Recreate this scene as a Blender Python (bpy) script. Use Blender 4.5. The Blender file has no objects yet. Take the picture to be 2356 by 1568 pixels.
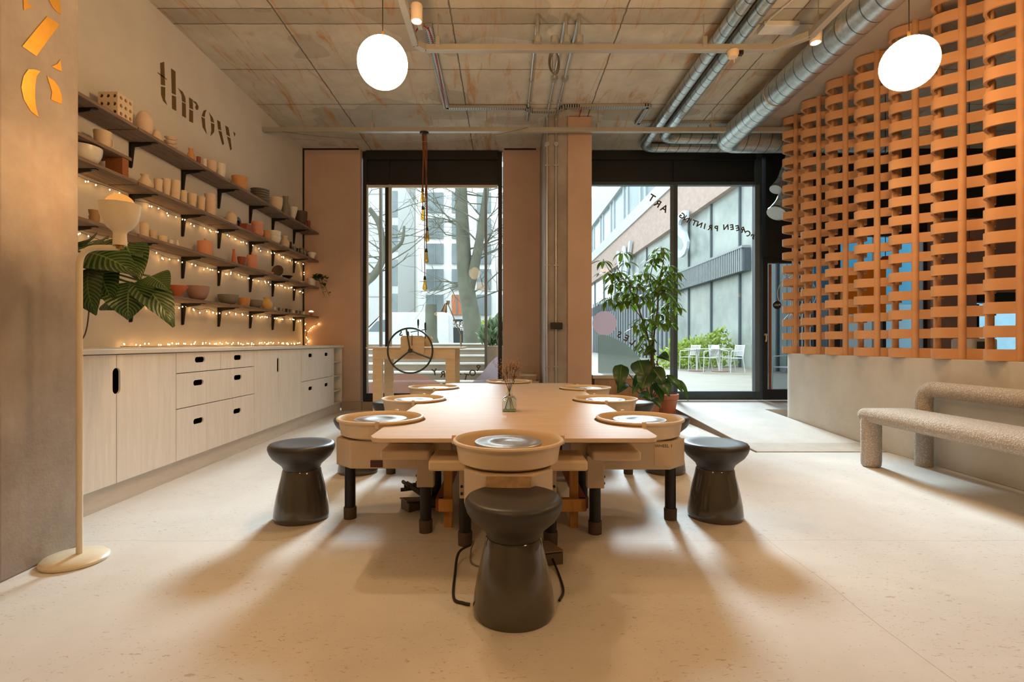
import bpy, bmesh, math, random
from mathutils import Vector, Matrix, Quaternion
from mathutils.geometry import tessellate_polygon
random.seed(7)
PI = math.pi
SC = bpy.context.scene
COL = SC.collection
# ---------------------------------------------------------------- camera model (used to read real positions)
F, U0, V0 = 1180.0, 1162.0, 788.0
def gx(u, Y): return (u - U0) * Y / F
def gz(v, Y): return 1.0 - (v - V0) * Y / F
def P(u, v, Y): return Vector((gx(u, Y), Y, gz(v, Y)))
def yof(u, x): return x * F / (u - U0)
CEIL, BACK, WL = 3.88, 7.61, -3.0

# ---------------------------------------------------------------- mesh builder
class MB:
    def __init__(s): s.v = []; s.f = []; s.uv = {}
    def add(s, vs, fs, uvs=None):
        o = len(s.v); s.v += [Vector(p) for p in vs]
        s.f += [[i + o for i in f] for f in fs]
        if uvs:
            for i, t in enumerate(uvs): s.uv[o + i] = t
        return s
    def box(s, a, b):
        x0, y0, z0 = a; x1, y1, z1 = b
        return s.add([(x0,y0,z0),(x1,y0,z0),(x1,y1,z0),(x0,y1,z0),(x0,y0,z1),(x1,y0,z1),(x1,y1,z1),(x0,y1,z1)],
              [(0,3,2,1),(4,5,6,7),(0,1,5,4),(1,2,6,5),(2,3,7,6),(3,0,4,7)])
    def cbox(s, c, d, M=None):
        o = len(s.v); s.box([-k/2 for k in d], [k/2 for k in d]); c = Vector(c)
        for i in range(o, len(s.v)): s.v[i] = (M @ s.v[i] if M else s.v[i]) + c
        return s
    def bar(s, p, q, w, h=None, up=(0,0,1)):
        p, q = Vector(p), Vector(q); h = h or w; d = (q - p).normalized(); up = Vector(up)
        if abs(d.dot(up)) > .98: up = Vector((1,0,0))
        r = d.cross(up).normalized(); t = r.cross(d)
        vs = [e + r*a*w/2 + t*b*h/2 for e in (p, q) for a, b in ((-1,-1),(1,-1),(1,1),(-1,1))]
        return s.add(vs, [(0,3,2,1),(4,5,6,7),(0,1,5,4),(1,2,6,5),(2,3,7,6),(3,0,4,7)])
    def tube(s, pts, r, n=8, closed=False, caps=True):
        pts = [Vector(p) for p in pts]; m = len(pts)
        rs = r if isinstance(r, (list, tuple)) else [r]*m
        tang = []
        for i in range(m):
            if closed: t = pts[(i+1) % m] - pts[i-1]
            else: t = pts[min(i+1, m-1)] - pts[max(i-1, 0)]
            tang.append(t.normalized() if t.length > 1e-9 else Vector((0,0,1)))
        a = Vector((0,0,1)) if abs(tang[0].z) < .9 else Vector((1,0,0))
        nx = (a - tang[0]*a.dot(tang[0])).normalized()
        vs, uvs, L = [], [], 0
        for i in range(m):
            if i:
                L += (pts[i]-pts[i-1]).length
                nx = (nx - tang[i]*nx.dot(tang[i]))
                nx = nx.normalized() if nx.length > 1e-6 else tang[i].orthogonal().normalized()
            ny = tang[i].cross(nx)
            for k in range(n):
                an = 2*PI*k/n
                vs.append(pts[i] + (nx*math.cos(an) + ny*math.sin(an))*rs[i]); uvs.append((k/n, L))
        fs = []
        for i in range(m if closed else m-1):
            j = (i+1) % m
            for k in range(n): fs.append((i*n+k, i*n+(k+1)%n, j*n+(k+1)%n, j*n+k))
        if caps and not closed:
            fs.append(tuple(range(n-1,-1,-1))); fs.append(tuple((m-1)*n+k for k in range(n)))
        return s.add(vs, fs, uvs)
    def cyl(s, p, q, r, r2=None, n=20): return s.tube([p, q], [r, r if r2 is None else r2], n)
    def lathe(s, prof, n=32, c=(0,0,0), M=None):
        c = Vector(c); vs = []; rows = []
        for r, z in prof:
            if r < 1e-6: rows.append([len(vs)]); vs.append(Vector((0,0,z)))
            else:
                rows.append(list(range(len(vs), len(vs)+n)))
                vs += [Vector((r*math.cos(2*PI*k/n), r*math.sin(2*PI*k/n), z)) for k in range(n)]
        fs = []
        for a, b in zip(rows, rows[1:]):
            if len(a) == 1 and len(b) == 1: continue
            for k in range(n):
                k2 = (k+1) % n
                if len(a) == 1: fs.append((a[0], b[k2], b[k]))
                elif len(b) == 1: fs.append((a[k], a[k2], b[0]))
                else: fs.append((a[k], a[k2], b[k2], b[k]))
        if M: vs = [M @ v for v in vs]
        return s.add([v + c for v in vs], fs)
    def sphere(s, c, r, nu=24, nv=14, sc=(1,1,1)):
        prof = [(r*math.sin(PI*i/nv) if 0 < i < nv else 0, -r*math.cos(PI*i/nv)) for i in range(nv+1)]
        M = Matrix.Diagonal(Vector(sc)).to_3x3()
        return s.lathe(prof, nu, c, M)
    def ico(s, c, r):
        c = Vector(c); return s.add([c+Vector(d)*r for d in ((1,0,0),(-1,0,0),(0,1,0),(0,-1,0),(0,0,1.3),(0,0,-1.3))],
            [(0,2,4),(2,1,4),(1,3,4),(3,0,4),(2,0,5),(1,2,5),(3,1,5),(0,3,5)])
    def prism(s, outer, holes, d0, d1, fn):
        """2-D outline with holes, extruded from d0 to d1; fn(a, b, d) -> 3-D point"""
        loops = [outer] + list(holes)
        flat = [p for l in loops for p in l]; N = len(flat)
        tris = tessellate_polygon([[Vector((p[0], p[1], 0)) for p in l] for l in loops])
        vs = [fn(p[0], p[1], d0) for p in flat] + [fn(p[0], p[1], d1) for p in flat]
        fs = [tuple(t) for t in tris] + [tuple(i+N for i in reversed(t)) for t in tris]
        o = 0
        for l in loops:
            n = len(l)
            for i in range(n): fs.append((o+i, o+(i+1)%n, N+o+(i+1)%n, N+o+i))
            o += n
        return s.add(vs, fs)
    def leaf(s, base, tip, width, up=(0,0,1), bend=0.1, fold=.25, n=7, wave=0., uvs=True, shape=1.0):
        base, tip = Vector(base), Vector(tip); d = tip - base; L = d.length; d = d.normalized(); up = Vector(up)
        side = d.cross(up)
        side = side.normalized() if side.length > 1e-5 else d.orthogonal().normalized()
        nr = side.cross(d).normalized()
        vs, fs, uv = [], [], []
        for i in range(n+1):
            t = i/n; w = width/2*max(.03, math.sin(PI*min(1, t**(.75*shape))))**.8
            c = base + d*L*t + nr*(bend*L*4*t*(1-t))
            for k in (-1, -.5, 0, .5, 1):
                wv = wave*math.sin(t*9 + k*2)*abs(k)
                vs.append(c + side*k*w + nr*(abs(k)*w*fold + wv*width)); uv.append((t, .5+k/2))
        for i in range(n):
            for k in range(4):
                a = i*5+k; fs.append((a, a+1, a+6, a+5))
        return s.add(vs, fs, uv if uvs else None)
    def build(s, name, mat, parent=None, smooth=40, bevel=0, seg=2, subsurf=0, loc=None, recalc=True):
        me = bpy.data.meshes.new(name)
        me.from_pydata([tuple(v) for v in s.v], [], s.f)
        if s.uv:
            ul = me.uv_layers.new(name='UVMap')
            for lp in me.loops: ul.data[lp.index].uv = s.uv.get(lp.vertex_index, (0, 0))
        if recalc:
            bm = bmesh.new(); bm.from_mesh(me); bmesh.ops.recalc_face_normals(bm, faces=bm.faces); bm.to_mesh(me); bm.free()
        if mat: me.materials.append(mat)
        if smooth:
            me.polygons.foreach_set('use_smooth', [True]*len(me.polygons))
            me.set_sharp_from_angle(angle=math.radians(smooth))
        me.update()
        o = bpy.data.objects.new(name, me); COL.objects.link(o)
        if parent: o.parent = parent
        if loc: o.location = loc
        if bevel:
            b = o.modifiers.new('bevel', 'BEVEL'); b.width = bevel; b.segments = seg; b.limit_method = 'ANGLE'; b.angle_limit = math.radians(40)
        if subsurf:
            m = o.modifiers.new('sub', 'SUBSURF'); m.levels = subsurf; m.render_levels = subsurf
        return o

def tag(o, label=None, cat=None, group=None, kind=None):
    if label: o['label'] = label
    if cat: o['category'] = cat
    if group: o['group'] = group
    if kind: o['kind'] = kind
    return o
def thing(name, label, cat, loc=(0,0,0), rz=0, group=None):
    o = bpy.data.objects.new(name, None); COL.objects.link(o); o.empty_display_size = .05
    o.location = loc; o.rotation_euler = (0,0,rz)
    return tag(o, label, cat, group)
def struct(name, mb, mat, parent=None, **k):
    o = mb.build(name, mat, parent, **k)
    if not parent: o['kind'] = 'structure'
    return o
def copy_tree(o, parent=None):
    c = o.copy(); COL.objects.link(c)
    c.parent = parent
    for ch in list(o.children): copy_tree(ch, c)
    return c
def dup(o, loc, rz=0, label=None, scale=None):
    c = copy_tree(o); c.location = loc; c.rotation_euler = (0,0,rz)
    if label: c['label'] = label
    if scale: c.scale = scale
    return c
def text_into(mb, s, size, fn, depth=.004, align='CENTER', bold=0):
    """lettering laid out flat, then mapped by fn(a, b, d)"""
    cu = bpy.data.curves.new('lettering', 'FONT'); cu.body = s; cu.size = size; cu.align_x = align; cu.align_y = 'CENTER'
    cu.extrude = depth/2; cu.offset = bold; cu.resolution_u = 3
    ob = bpy.data.objects.new('lettering', cu); me = bpy.data.meshes.new_from_object(ob)
    mb.add([fn(v.co.x, v.co.y, v.co.z) for v in me.vertices], [tuple(p.vertices) for p in me.polygons])
    bpy.data.objects.remove(ob); bpy.data.curves.remove(cu); bpy.data.meshes.remove(me)
    return mb
def arc(c, r, a0, a1, n): return [(c[0]+r*math.cos(a0+(a1-a0)*i/n), c[1]+r*math.sin(a0+(a1-a0)*i/n)) for i in range(n+1)]
def stadium(cx, cy, w, h, n=6):
    r = min(w, h)/2
    if w >= h: return arc((cx+w/2-r, cy), r, -PI/2, PI/2, n) + arc((cx-w/2+r, cy), r, PI/2, 3*PI/2, n)
    return arc((cx, cy+h/2-r), r, 0, PI, n) + arc((cx, cy-h/2+r), r, PI, 2*PI, n)
def smooth_path(pts, n=6):
    """Catmull-Rom through points"""
    pts = [Vector(p) for p in pts]; out = []
    for i in range(len(pts)-1):
        p0 = pts[max(i-1,0)]; p1 = pts[i]; p2 = pts[i+1]; p3 = pts[min(i+2,len(pts)-1)]
        for k in range(n):
            t = k/n
            out.append(.5*((2*p1)+(-p0+p2)*t+(2*p0-5*p1+4*p2-p3)*t*t+(-p0+3*p1-3*p2+p3)*t**3))
    return out + [pts[-1]]
def fillet(pts, r, n=6):
    """round the corners of a polyline"""
    pts = [Vector(p) for p in pts]; out = [pts[0]]
    for a, b, c in zip(pts, pts[1:], pts[2:]):
        d1 = (a-b); d2 = (c-b); k = min(r, d1.length*.49, d2.length*.49)
        p, q = b + d1.normalized()*k, b + d2.normalized()*k
        out += [(1-t)**2*p + 2*t*(1-t)*b + t*t*q for t in [i/n for i in range(n+1)]]
    return out + [pts[-1]]

# ---------------------------------------------------------------- materials
def lin(c):
    c = c/255.; return c/12.92 if c <= .04045 else ((c+.055)/1.055)**2.4
def rgb(r, g, b): return (lin(r), lin(g), lin(b), 1)
MATS = {}
class NT:
    def __init__(s, name):
        s.m = bpy.data.materials.new(name); s.m.use_nodes = True; s.t = s.m.node_tree; s.t.nodes.clear()
        s.out = s.n('ShaderNodeOutputMaterial')
    def n(s, ty, **k):
        x = s.t.nodes.new(ty)
        for a, b in k.items(): setattr(x, a, b)
        return x
    def l(s, a, b): s.t.links.new(a, b)
    def coord(s, kind='Object', scale=(1,1,1)):
        tc = s.n('ShaderNodeTexCoord'); mp = s.n('ShaderNodeMapping'); mp.inputs['Scale'].default_value = scale
        s.l(tc.outputs[kind], mp.inputs['Vector']); return mp.outputs['Vector']
    def noise(s, vec, scale, detail=4, rough=.5, dist=0):
        x = s.n('ShaderNodeTexNoise'); x.inputs['Scale'].default_value = scale; x.inputs['Detail'].default_value = detail
        x.inputs['Roughness'].default_value = rough; x.inputs['Distortion'].default_value = dist
        s.l(vec, x.inputs['Vector']); return x.outputs['Fac']
    def ramp(s, fac, stops):
        x = s.n('ShaderNodeValToRGB'); e = x.color_ramp.elements
        while len(e) < len(stops): e.new(.5)
        for k, (p, c) in zip(e, stops): k.position = p; k.color = c if len(c) == 4 else (*c, 1)
        s.l(fac, x.inputs['Fac']); return x.outputs['Color']
    def mix(s, fac, a, b, mode='MIX'):
        x = s.n('ShaderNodeMix', data_type='RGBA', blend_type=mode)
        for sock, val in ((x.inputs[0], fac), (x.inputs[6], a), (x.inputs[7], b)):
            if hasattr(val, 'is_output') or isinstance(val, bpy.types.NodeSocket): s.l(val, sock)
            else: sock.default_value = val
        return x.outputs[2]
    def math(s, op, a, b=0.):
        x = s.n('ShaderNodeMath', operation=op)
        for i, val in enumerate((a, b)):
            if isinstance(val, bpy.types.NodeSocket): s.l(val, x.inputs[i])
            else: x.inputs[i].default_value = val
        return x.outputs[0]
    def bsdf(s, col, rough=.5, metal=0, spec=.5, bump=None, bstr=.2, bdist=.01, emit=None, estr=0, coat=0, trans=0):
        b = s.n('ShaderNodeBsdfPrincipled')
        for key, val in (('Base Color', col), ('Roughness', rough), ('Metallic', metal)):
            if isinstance(val, bpy.types.NodeSocket): s.l(val, b.inputs[key])
            else: b.inputs[key].default_value = val
        b.inputs['Specular IOR Level'].default_value = spec; b.inputs['Coat Weight'].default_value = coat
        if emit: b.inputs['Emission Color'].default_value = emit; b.inputs['Emission Strength'].default_value = estr
        if bump is not None:
            bp = s.n('ShaderNodeBump'); bp.inputs['Strength'].default_value = bstr; bp.inputs['Distance'].default_value = bdist
            s.l(bump, bp.inputs['Height']); s.l(bp.outputs['Normal'], b.inputs['Normal'])
        s.l(b.outputs['BSDF'], s.out.inputs['Surface']); return b
def sc4(c, k): return (min(1,c[0]*k), min(1,c[1]*k), min(1,c[2]*k), 1)
def mat(name, col, rough=.5, metal=0, var=.08, vs=6, bump=0, bs=60, spec=.5, coat=0, stretch=(1,1,1), emit=None, estr=0):
    if name in MATS: return MATS[name]
    t = NT(name); v = t.coord('Object', stretch)
    n1 = t.noise(v, vs, 5, .6)
    c = t.ramp(n1, [(.3, sc4(col, 1-var)), (.7, sc4(col, 1+var))])
    t.bsdf(c, rough, metal, spec, t.noise(v, bs, 3) if bump else None, bump, .01, emit, estr, coat)
    MATS[name] = t.m; return t.m
# ---------------------------------------------------------------- special materials
def m_floor():
    t = NT('pale_screed'); v = t.coord('Object')
    base = t.ramp(t.noise(v, 1.3, 6, .65), [(.3, rgb(200,194,186)), (.7, rgb(217,212,205))])
    vs = t.coord('Object', (1, 2.6, 1))
    fl = t.math('GREATER_THAN', t.noise(vs, 30, 4, .7, .8), .625)
    mk = t.math('GREATER_THAN', t.noise(v, 2.3, 2), .47)
    fl = t.math('MULTIPLY', fl, mk)
    c = t.mix(t.math('MULTIPLY', fl, .5), base, rgb(150,112,80))
    sp = t.math('GREATER_THAN', t.noise(v, 60, 2), .69)
    c = t.mix(t.math('MULTIPLY', sp, .35), c, rgb(140,120,100))
    # fine cracks between the cast bays
    s = t.n('ShaderNodeSeparateXYZ'); t.l(v, s.inputs[0])
    nz = t.math('MULTIPLY', t.noise(v, 2.5, 3), .05)
    ln = t.math('ABSOLUTE', t.math('SUBTRACT', t.math('ADD', s.outputs[0], nz), 1.36))
    ln2 = t.math('ABSOLUTE', t.math('SUBTRACT', t.math('ADD', s.outputs[1], nz), 2.62))
    lm = t.math('LESS_THAN', t.math('MINIMUM', ln, ln2), .0016)
    c = t.mix(t.math('MULTIPLY', lm, .45), c, rgb(120,95,70))
    rg = t.math('ADD', t.math('MULTIPLY', t.noise(v, 4, 4), .25), .34)
    t.bsdf(c, rg, 0, .35, t.noise(v, 30, 5), .05); return t.m
def m_ceiling():
    t = NT('board_marked_concrete'); v = t.coord('Object'); s = t.n('ShaderNodeSeparateXYZ'); t.l(v, s.inputs[0])
    X, Y = s.outputs[0], s.outputs[1]
    c = t.ramp(t.noise(v, 2.2, 6, .65), [(.3, rgb(184,178,164)), (.7, rgb(212,207,194))])
    grey = t.math('GREATER_THAN', t.noise(t.coord('Object', (.55,.9,1)), 1.1, 2), .60)
    c = t.mix(t.math('MULTIPLY', grey, .35), c, rgb(140,134,122))
    vs = t.coord('Object', (3.6, .55, 1))
    rust = t.ramp(t.noise(vs, 1.9, 6, .72, 1.2), [(.53, (0,0,0)), (.66, (1,1,1))])
    c = t.mix(t.math('MULTIPLY', rust, .7), c, rgb(186,128,54))
    wh = t.ramp(t.noise(v, 3.1, 5, .75, .8), [(.66, (0,0,0)), (.74, (1,1,1))])
    c = t.mix(t.math('MULTIPLY', wh, .4), c, rgb(205,200,188))
    nz = t.math('MULTIPLY', t.noise(v, 9, 4), .02)
    def line(sock, at, w): return t.math('LESS_THAN', t.math('ABSOLUTE', t.math('SUBTRACT', t.math('ADD', sock, nz), at+.01)), w)
    ls = [line(Y, y, .006) for y in (4.42, 4.636, 5.41, 6.2, 6.98, 3.6, 2.8, 2.0)] + [line(X, x, .007) for x in (-2.0, -.475, 1.05, 2.57)]
    g = ls[0]
    for k in ls[1:]: g = t.math('MAXIMUM', g, k)
    c = t.mix(t.math('MULTIPLY', g, .75), c, rgb(60,52,42))
    band = t.math('MULTIPLY', t.math('GREATER_THAN', Y, 4.43), t.math('LESS_THAN', Y, 4.636))
    c = t.mix(t.math('MULTIPLY', band, .35), c, rgb(120,108,90))
    ht = t.math('SUBTRACT', t.noise(v, 14, 6), t.math('MULTIPLY', g, 2.))
    t.bsdf(c, .85, 0, .2, ht, .3); return t.m
def m_plaster(name, a, b, sc=1.5, bump=.12):
    t = NT(name); v = t.coord('Object')
    c = t.ramp(t.noise(v, sc, 6, .6), [(.3, a), (.7, b)])
    t.bsdf(c, .8, 0, .25, t.noise(v, 12, 6, .6), bump); return t.m
def m_column():
    t = NT('raw_concrete'); v = t.coord('Object')
    c = t.ramp(t.noise(v, 2.2, 7, .65), [(.25, rgb(136,128,122)), (.75, rgb(180,172,166))])
    st = t.ramp(t.noise(t.coord('Object', (6,6,.7)), 2.5, 5), [(.5, (0,0,0)), (.75, (1,1,1))])
    c = t.mix(t.math('MULTIPLY', st, .3), c, rgb(150,120,100))
    t.bsdf(c, .75, 0, .25, t.noise(v, 22, 6, .65), .25); return t.m
def m_grain(name, a, b, stretch, rough=.5, sc=3, coat=0):
    t = NT(name); v = t.coord('Object', stretch)
    c = t.ramp(t.noise(v, sc, 6, .6, .6), [(.28, a), (.72, b)])
    t.bsdf(c, rough, 0, .35, t.noise(v, sc*5, 3), .04, coat=coat); return t.m
def m_glass(name, tint=(.93,.97,.96), refl=.1):
    t = NT(name); tr = t.n('ShaderNodeBsdfTransparent'); tr.inputs[0].default_value = (*tint, 1)
    gl = t.n('ShaderNodeBsdfGlossy'); gl.inputs['Roughness'].default_value = 0.0
    lw = t.n('ShaderNodeLayerWeight'); lw.inputs[0].default_value = refl
    mx = t.n('ShaderNodeMixShader'); t.l(lw.outputs['Fresnel'], mx.inputs[0]); t.l(tr.outputs[0], mx.inputs[1]); t.l(gl.outputs[0], mx.inputs[2])
    t.l(mx.outputs[0], t.out.inputs[0]); return t.m
def m_frost(name, col, fac=.7):
    t = NT(name); tr = t.n('ShaderNodeBsdfTransparent'); d = t.n('ShaderNodeBsdfDiffuse'); tl = t.n('ShaderNodeBsdfTranslucent')
    d.inputs[0].default_value = col; tl.inputs[0].default_value = col; a = t.n('ShaderNodeMixShader'); b = t.n('ShaderNodeMixShader')
    a.inputs[0].default_value = .6; t.l(d.outputs[0], a.inputs[1]); t.l(tl.outputs[0], a.inputs[2])
    b.inputs[0].default_value = fac; t.l(tr.outputs[0], b.inputs[1]); t.l(a.outputs[0], b.inputs[2]); t.l(b.outputs[0], t.out.inputs[0]); return t.m
def m_duct():
    t = NT('galvanised_spiral_duct'); uv = t.n('ShaderNodeUVMap'); s = t.n('ShaderNodeSeparateXYZ'); t.l(uv.outputs[0], s.inputs[0])
    ph = t.math('FRACT', t.math('ADD', t.math('MULTIPLY', s.outputs[1], 6.6), s.outputs[0]))
    seam = t.math('LESS_THAN', ph, .07)
    v = t.coord('Object')
    c = t.ramp(t.noise(v, 25, 5, .7), [(.3, rgb(176,186,190)), (.7, rgb(214,222,224))])
    c = t.mix(t.math('MULTIPLY', seam, .8), c, rgb(60,64,66))
    t.bsdf(c, .36, .9, .5, seam, -.4, .004); return t.m
def m_tray():
    t = NT('perforated_steel'); v = t.coord('Object', (34, 34, 34)); s = t.n('ShaderNodeSeparateXYZ'); t.l(v, s.inputs[0])
    fs = [t.math('LESS_THAN', t.math('ABSOLUTE', t.math('SUBTRACT', t.math('FRACT', s.outputs[i]), .5)), .24) for i in range(3)]
    a = t.math('MULTIPLY', fs[0], fs[1])
    c = t.mix(a, rgb(165,165,162), rgb(20,20,20)); t.bsdf(c, .45, .3); return t.m
def m_emit(name, col, s):
    t = NT(name); e = t.n('ShaderNodeEmission'); e.inputs[0].default_value = (*col, 1); e.inputs[1].default_value = s
    t.l(e.outputs[0], t.out.inputs[0]); return t.m
def m_boucle():
    t = NT('boucle_wool'); v = t.coord('Object'); x = t.n('ShaderNodeTexVoronoi'); x.inputs['Scale'].default_value = 95; t.l(v, x.inputs['Vector'])
    n = t.noise(v, 70, 4, .7, 1.5)
    h = t.math('ADD', t.math('MULTIPLY', x.outputs['Distance'], -1.), n)
    c = t.ramp(h, [(.0, rgb(186,172,156)), (.5, rgb(236,227,216))])
    t.bsdf(c, .95, 0, .1, h, .7, .010); return t.m
def m_leaf(name, a, b, stripes=False, rough=.35):
    t = NT(name)
    v = t.coord('Object'); c = t.ramp(t.noise(v, 9, 3), [(.3, a), (.7, b)])
    uv = t.n('ShaderNodeUVMap'); s = t.n('ShaderNodeSeparateXYZ'); t.l(uv.outputs[0], s.inputs[0])
    ax = t.math('ABSOLUTE', t.math('SUBTRACT', s.outputs[1], .5))
    mid = t.math('LESS_THAN', ax, .02)
    h = None
    if stripes:
        ph = t.math('SINE', t.math('MULTIPLY', t.math('SUBTRACT', s.outputs[0], t.math('MULTIPLY', ax, .55)), 75.))
        st = t.math('MULTIPLY', t.math('GREATER_THAN', ph, .35), .5); h = ph
        c = t.mix(st, c, rgb(120,140,100))
    c = t.mix(t.math('MULTIPLY', mid, .6), c, rgb(130,150,80))
    b_ = t.bsdf(c, rough, 0, .5, h, .25, .003)
    tl = t.n('ShaderNodeBsdfTranslucent'); t.l(c, tl.inputs[0]); mx = t.n('ShaderNodeMixShader'); mx.inputs[0].default_value = .25
    t.l(b_.outputs[0], mx.inputs[1]); t.l(tl.outputs[0], mx.inputs[2]); t.l(mx.outputs[0], t.out.inputs[0]); return t.m

FLOOR = m_floor(); CEILM = m_ceiling(); RAW = m_column()
PLASTER = m_plaster('warm_white_plaster', rgb(206,201,194), rgb(221,217,210))
PEACH = m_plaster('peach_painted_board', rgb(188,160,142), rgb(200,174,156), 2, .06)
LOWW = m_plaster('grey_beige_render', rgb(196,188,175), rgb(214,206,194), 2, .3)
SOFF = m_plaster('soffit_plaster', rgb(168,154,136), rgb(184,170,152), 1.5, .05)
BLACKF = mat('black_frame_metal', rgb(26,28,30), .45, 0, .1)
GREYF = mat('lit_frame_metal', rgb(98,110,116), .4, .2, .05)  # paler copy of the frame metal, daylight put into the colour
GREYD = mat('dark_frame_metal', rgb(70,84,92), .4, .2, .05)
GLASS = m_glass('window_glass'); DUCT = m_duct(); TRAY = m_tray()
STEEL = mat('dull_trunking_steel', rgb(170,166,158), .45, .35, .06)
GALV = mat('bright_conduit', rgb(190,192,190), .35, .8, .06)
PLY = m_grain('whitewashed_ply', rgb(226,219,210), rgb(240,235,228), (14,14,1.1), .5, 2.2)
PLYE = mat('ply_edge', rgb(222,212,198), .6, 0, .06)
PLINTH = m_grain('plinth_ply', rgb(204,198,190), rgb(218,212,204), (10,1.2,10), .5)
DARKIN = mat('dark_cabinet_inside', rgb(24,17,14), .8)
WTOP = mat('pale_worktop', rgb(226,220,210), .4, 0, .04)
SHELFW = m_grain('weathered_shelf_board', rgb(108,88,74), rgb(150,130,114), (16,1.6,16), .75)
BLACK = mat('black_iron', rgb(22,20,20), .5, 0, .1)
TABLEW = m_grain('birch_ply_top', rgb(206,178,150), rgb(222,198,172), (1.6,14,8), .38, 2.)
CREAM = mat('cream_plastic', rgb(220,198,168), .4, 0, .04)
CREAMB = mat('cream_painted_metal', rgb(202,182,156), .42, 0, .05)
ALU = mat('brushed_aluminium', rgb(196,198,200), .32, .85, .08, 20, stretch=(1,1,1))
PINE = m_grain('orange_pine', rgb(190,134,66), rgb(212,156,84), (12,12,1.4), .5)
STOOLG = mat('charcoal_glaze', rgb(76,70,60), .14, 0, .15, 4, coat=.4)
STOOLM = mat('charcoal_matte_glaze', rgb(54,52,52), .42, 0, .15, 5)
TERRA = m_plaster('apricot_terracotta', rgb(202,152,110), rgb(214,164,122), 3, .05)
BOUCLE = m_boucle()
GOLD = mat('gold_leaf', rgb(214,160,60), .35, .6, .15, 8)
BRONZE = mat('bronze_paint', rgb(112,88,46), .5, .2, .1)
CREAML = mat('cream_enamel', rgb(218,204,176), .3, 0, .03)
WHITE = mat('white_paint', rgb(228,226,220), .5, 0, .03)
POTR = mat('terracotta_pot', rgb(196,124,92), .7, 0, .08)

# ---------------------------------------------------------------- room shell
RIGHT, REAR = 8.2, -3.6
struct('floor', MB().box((WL-.3, REAR-.3, -.2), (RIGHT+.3, BACK+.35, 0)), FLOOR, smooth=0)
struct('ceiling', MB().box((WL-.3, REAR-.3, CEIL), (RIGHT+.3, BACK+.35, CEIL+.2)), CEILM, smooth=0)
struct('wall_left', MB().box((WL-.25, REAR, 0), (WL, BACK, CEIL)), PLASTER, smooth=0)
struct('wall_rear', MB().box((WL-.25, REAR-.25, 0), (RIGHT+.25, REAR, CEIL)), PLASTER, smooth=0)
struct('wall_right', MB().box((RIGHT, REAR, 0), (RIGHT+.25, BACK, CEIL)), SOFF, smooth=0)
WB = BACK + .3
W1L, W1R = gx(829, BACK), gx(1157, BACK)
W2L, W2R = 1.18, gx(1762, BACK)
struct('wall_back', MB().box((WL, BACK, .13), (W1L, WB, CEIL)), PEACH, smooth=0)
struct('wall_back', MB().box((W1R, BACK, .0), (W2L, WB, CEIL)), PEACH, smooth=0)
struct('baseboard_back', MB().box((gx(787, BACK), BACK-.03, 0), (W1L+.02, WB, .13)), mat('concrete_curb', rgb(168,152,134), .8), smooth=0)
struct('trim_1', MB().box((WL+.001, BACK-.012, .96), (WL+.022, BACK-.001, CEIL)).box((WL+.02, BACK-.012, CEIL-.022), (W1L-.02, BACK-.001, CEIL-.002)), BLACK, smooth=0)
struct('trim_2', MB().box((W1R+.02, BACK-.012, CEIL-.022), (.46, BACK-.001, CEIL-.002)), BLACK, smooth=0)
# structural concrete column between the windows, with a painted board on its face
CY0 = 6.54; CX0, CX1 = gx(1255, CY0), gx(1360, CY0)
struct('trim_3', MB().box((CX0, CY0, 0), (CX1, BACK, CEIL)), RAW, smooth=0)
struct('trim_4', MB().box((gx(1306, CY0), CY0-.025, 0), (CX1+.004, CY0-.001, CEIL-.01)), PEACH, smooth=0)
# soffit strip over the terracotta screen
struct('trim_5', MB().box((3.02, .6, 3.79), (4.3, 6.9, CEIL-.001)), SOFF, smooth=0)

def frame(name, x0, x1, z0, z1, Y, mats, mulls, kick, head, depth=.09, w=.06):
    """a fixed shopfront window: frame, black spandrel panel above, one glass pane per bay"""
    fm, pm = mats
    fr = MB()
    fr.box((x0, Y, z0), (x0+w, Y+depth, z1)).box((x1-w, Y, z0), (x1, Y+depth, z1))
    fr.box((x0+w, Y, z0), (x1-w, Y+depth, z0+kick))
    fr.box((x0+w, Y, head), (x1-w, Y+depth, head+.05))
    for m in mulls: fr.box((m-.032, Y-.01, z0+kick), (m+.032, Y+depth, head))
    root = struct(name, fr, fm, smooth=0, bevel=.004)
    hd = MB().box((x0+w, Y+.03, head+.05), (x1-w, Y+.07, z1))
    hd.box((x0+w, Y-.04, z1-.13), (x1-w, Y+.03, z1))
    for m in mulls: hd.box((m-.03, Y, head+.05), (m+.03, Y+.03, z1-.13))
    hd.build('spandrel_panel', pm, root, smooth=0)
    xs = [x0+w] + list(mulls) + [x1-w]
    for a, b in zip(xs, xs[1:]):
        MB().box((a+.03, Y+.04, z0+kick), (b-.03, Y+.048, head)).build('window_pane', GLASS, root, smooth=0)
    return root
WY = 7.70
w1 = frame('window_1', W1L+.012, W1R-.012, .12, CEIL-.01, WY, (BLACKF, BLACKF), [gx(891, WY)], .12, gz(425, WY))
MB().box((W1L+.075, WY-.03, .245), (W1L+.1, WY+.0, gz(426,WY))).box((gx(895,WY), WY-.03, .245), (gx(902,WY), WY, gz(426,WY))).build('blind_guide', mat('pale_guide', rgb(190,194,190), .4, .3), w1, smooth=0)
MB().box((W1L+.08, WY-.02, gz(426,WY)-.035), (W1R-.08, WY+.02, gz(426,WY))).build('blind_rail', mat('blind_rail_beige', rgb(196,186,166), .5), w1, smooth=0)
w2 = frame('window_2', W2L+.01, W2R-.01, .14, CEIL-.01, WY, (GREYD, BLACKF), [gx(1554, WY)], .13, gz(425, WY), w=.11)
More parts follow.
